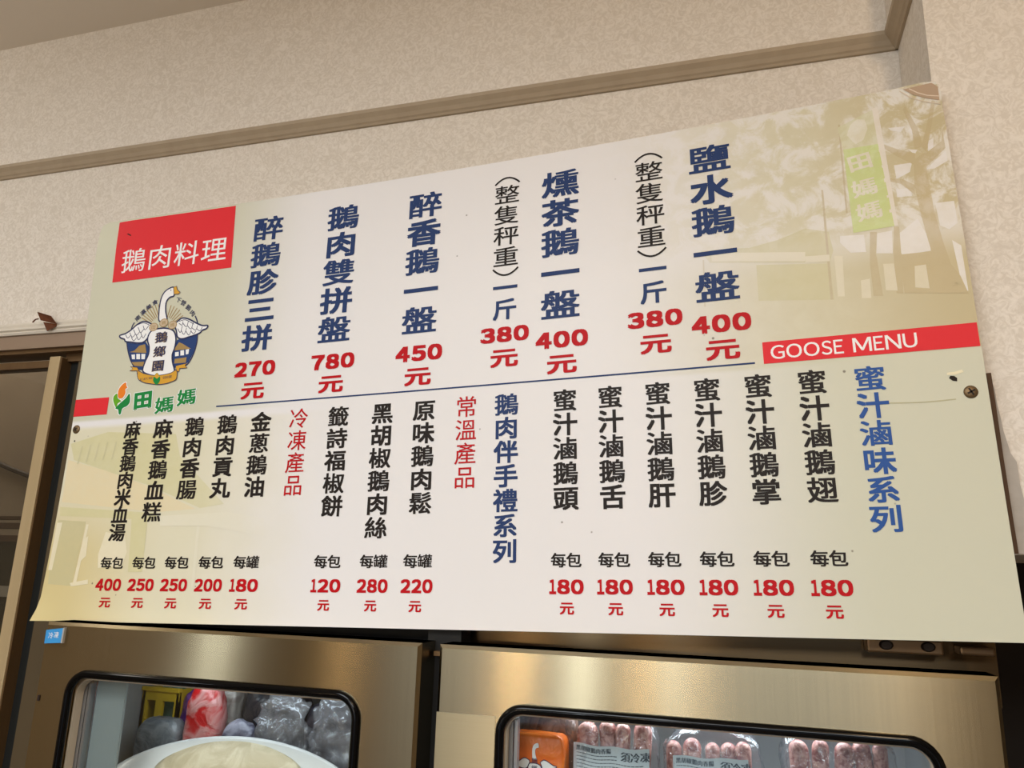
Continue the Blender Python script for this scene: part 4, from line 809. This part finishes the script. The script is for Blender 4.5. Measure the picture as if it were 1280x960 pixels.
def text_strip(vs, fs, txt, x, z, size, place, bold=.0):
    for i, ch in enumerate(txt):
        gv, gf, _b = glyph(ch)
        for dx in ((-bold,bold) if bold else (0,)):
            n = len(vs); vs += [place(x+i*size+(gx-.5+dx)*size, z+(gy-.38)*size) for gx, gy in gv]; fs += [tuple(k+n for k in q) for q in gf]
def sausage_pack(label, x0, x1, xs, ztop, lab, seed, tilt, showtext=True):
    k = empty('sausage_pack', ((x0+x1)/2,.95,SH), label, 'sausage pack', 'frozen sausage packs in the second door')
    for i, (a, c) in enumerate(xs): sausage(a, c, .952+.003*(i%2), ztop[i % len(ztop)], .002*((i*7+seed)%3-1)).build('sausage', M_MEAT, k, True)
    v, f = lump(x1-x0, .042, Z(max(ztop)+.009)-SH, seed, .5, .22); obj('clear_wrap', shift(v, ((x0+x1)/2,.950,SH)), f, M_CLEAR, k, True)
    la, lb, lt, lbt = lab
    place = lambda x, z, o=0: (x, .9255-o+.006*((x-(la+lb)/2)/((lb-la)/2))**2, z+tilt*(x-la)+.0008*math.sin(x*160))
    n = 24; vs, fs = [], []
    for i in range(n+1):
        x = la+(lb-la)*i/n
        for z in (lbt, (lt+lbt)/2, lt): vs.append(place(x, Z(z)))
    for i in range(n):
        for j in range(2): fs.append((i*3+j,(i+1)*3+j,(i+1)*3+j+1,i*3+j+1))
    obj('label_sheet', vs, fs, M_LABEL, k, True)
    pt = lambda x, z: place(x, z, .0006)
    vs, fs = [], []
    text_strip(vs, fs, '黑胡椒鵝肉香腸', la+.006, Z(lt)-.005, .0058, pt, .03)
    if showtext: text_strip(vs, fs, '須冷凍', la+(lb-la)*.70, Z(lt)-.0085, .0105, pt, .04)
    rnd = random.Random(seed)
    for r_ in range(9):
        x = la+.004; zz = Z(lt)-.0105-.0036*r_
        while x < lb-(.036 if r_ < 2 else .006):
            w_ = rnd.uniform(.001,.004); nn_ = len(vs); vs += [pt(x,zz),pt(x+w_,zz),pt(x+w_,zz+.0008),pt(x,zz+.0008)]; fs.append((nn_,nn_+1,nn_+2,nn_+3)); x += w_+.0007
    obj('label_print', vs, fs, ink('label_grey', (84,98,110)), k)
sausage_pack('clear pack of pale pink sausages with a white label, beside the orange pouch', -.206,-.098, ((-.1952,-.1690),(-.1680,-.1480),(-.1470,-.1300),(-.1290,-.1090)), (-.1615,-.1590,-.1600,-.1580), (-.1935,-.1085,-.1815,-.255), 31, -.01)
sausage_pack('clear pack of pink sausages with a slanting white label, middle of the three packs', -.0955,.0122, ((-.0915,-.0740),(-.0730,-.0520),(-.0510,-.0345),(-.0335,-.0160),(-.0150,.0015)), (-.1735,-.1700,-.1725,-.1715,-.1690), (-.0830,-.0040,-.1850,-.25), 32, .03)
sausage_pack('clear pack of reddish sausages nearest the hinge end of the second door', .0300,.1420, ((.0390,.0600),(.0620,.0800),(.0815,.1010),(.1025,.1210),(.1225,.1370)), (-.1620,-.1605,-.1610,-.1590,-.1585), (.0430,.1160,-.1880,-.25), 33, .0, False)
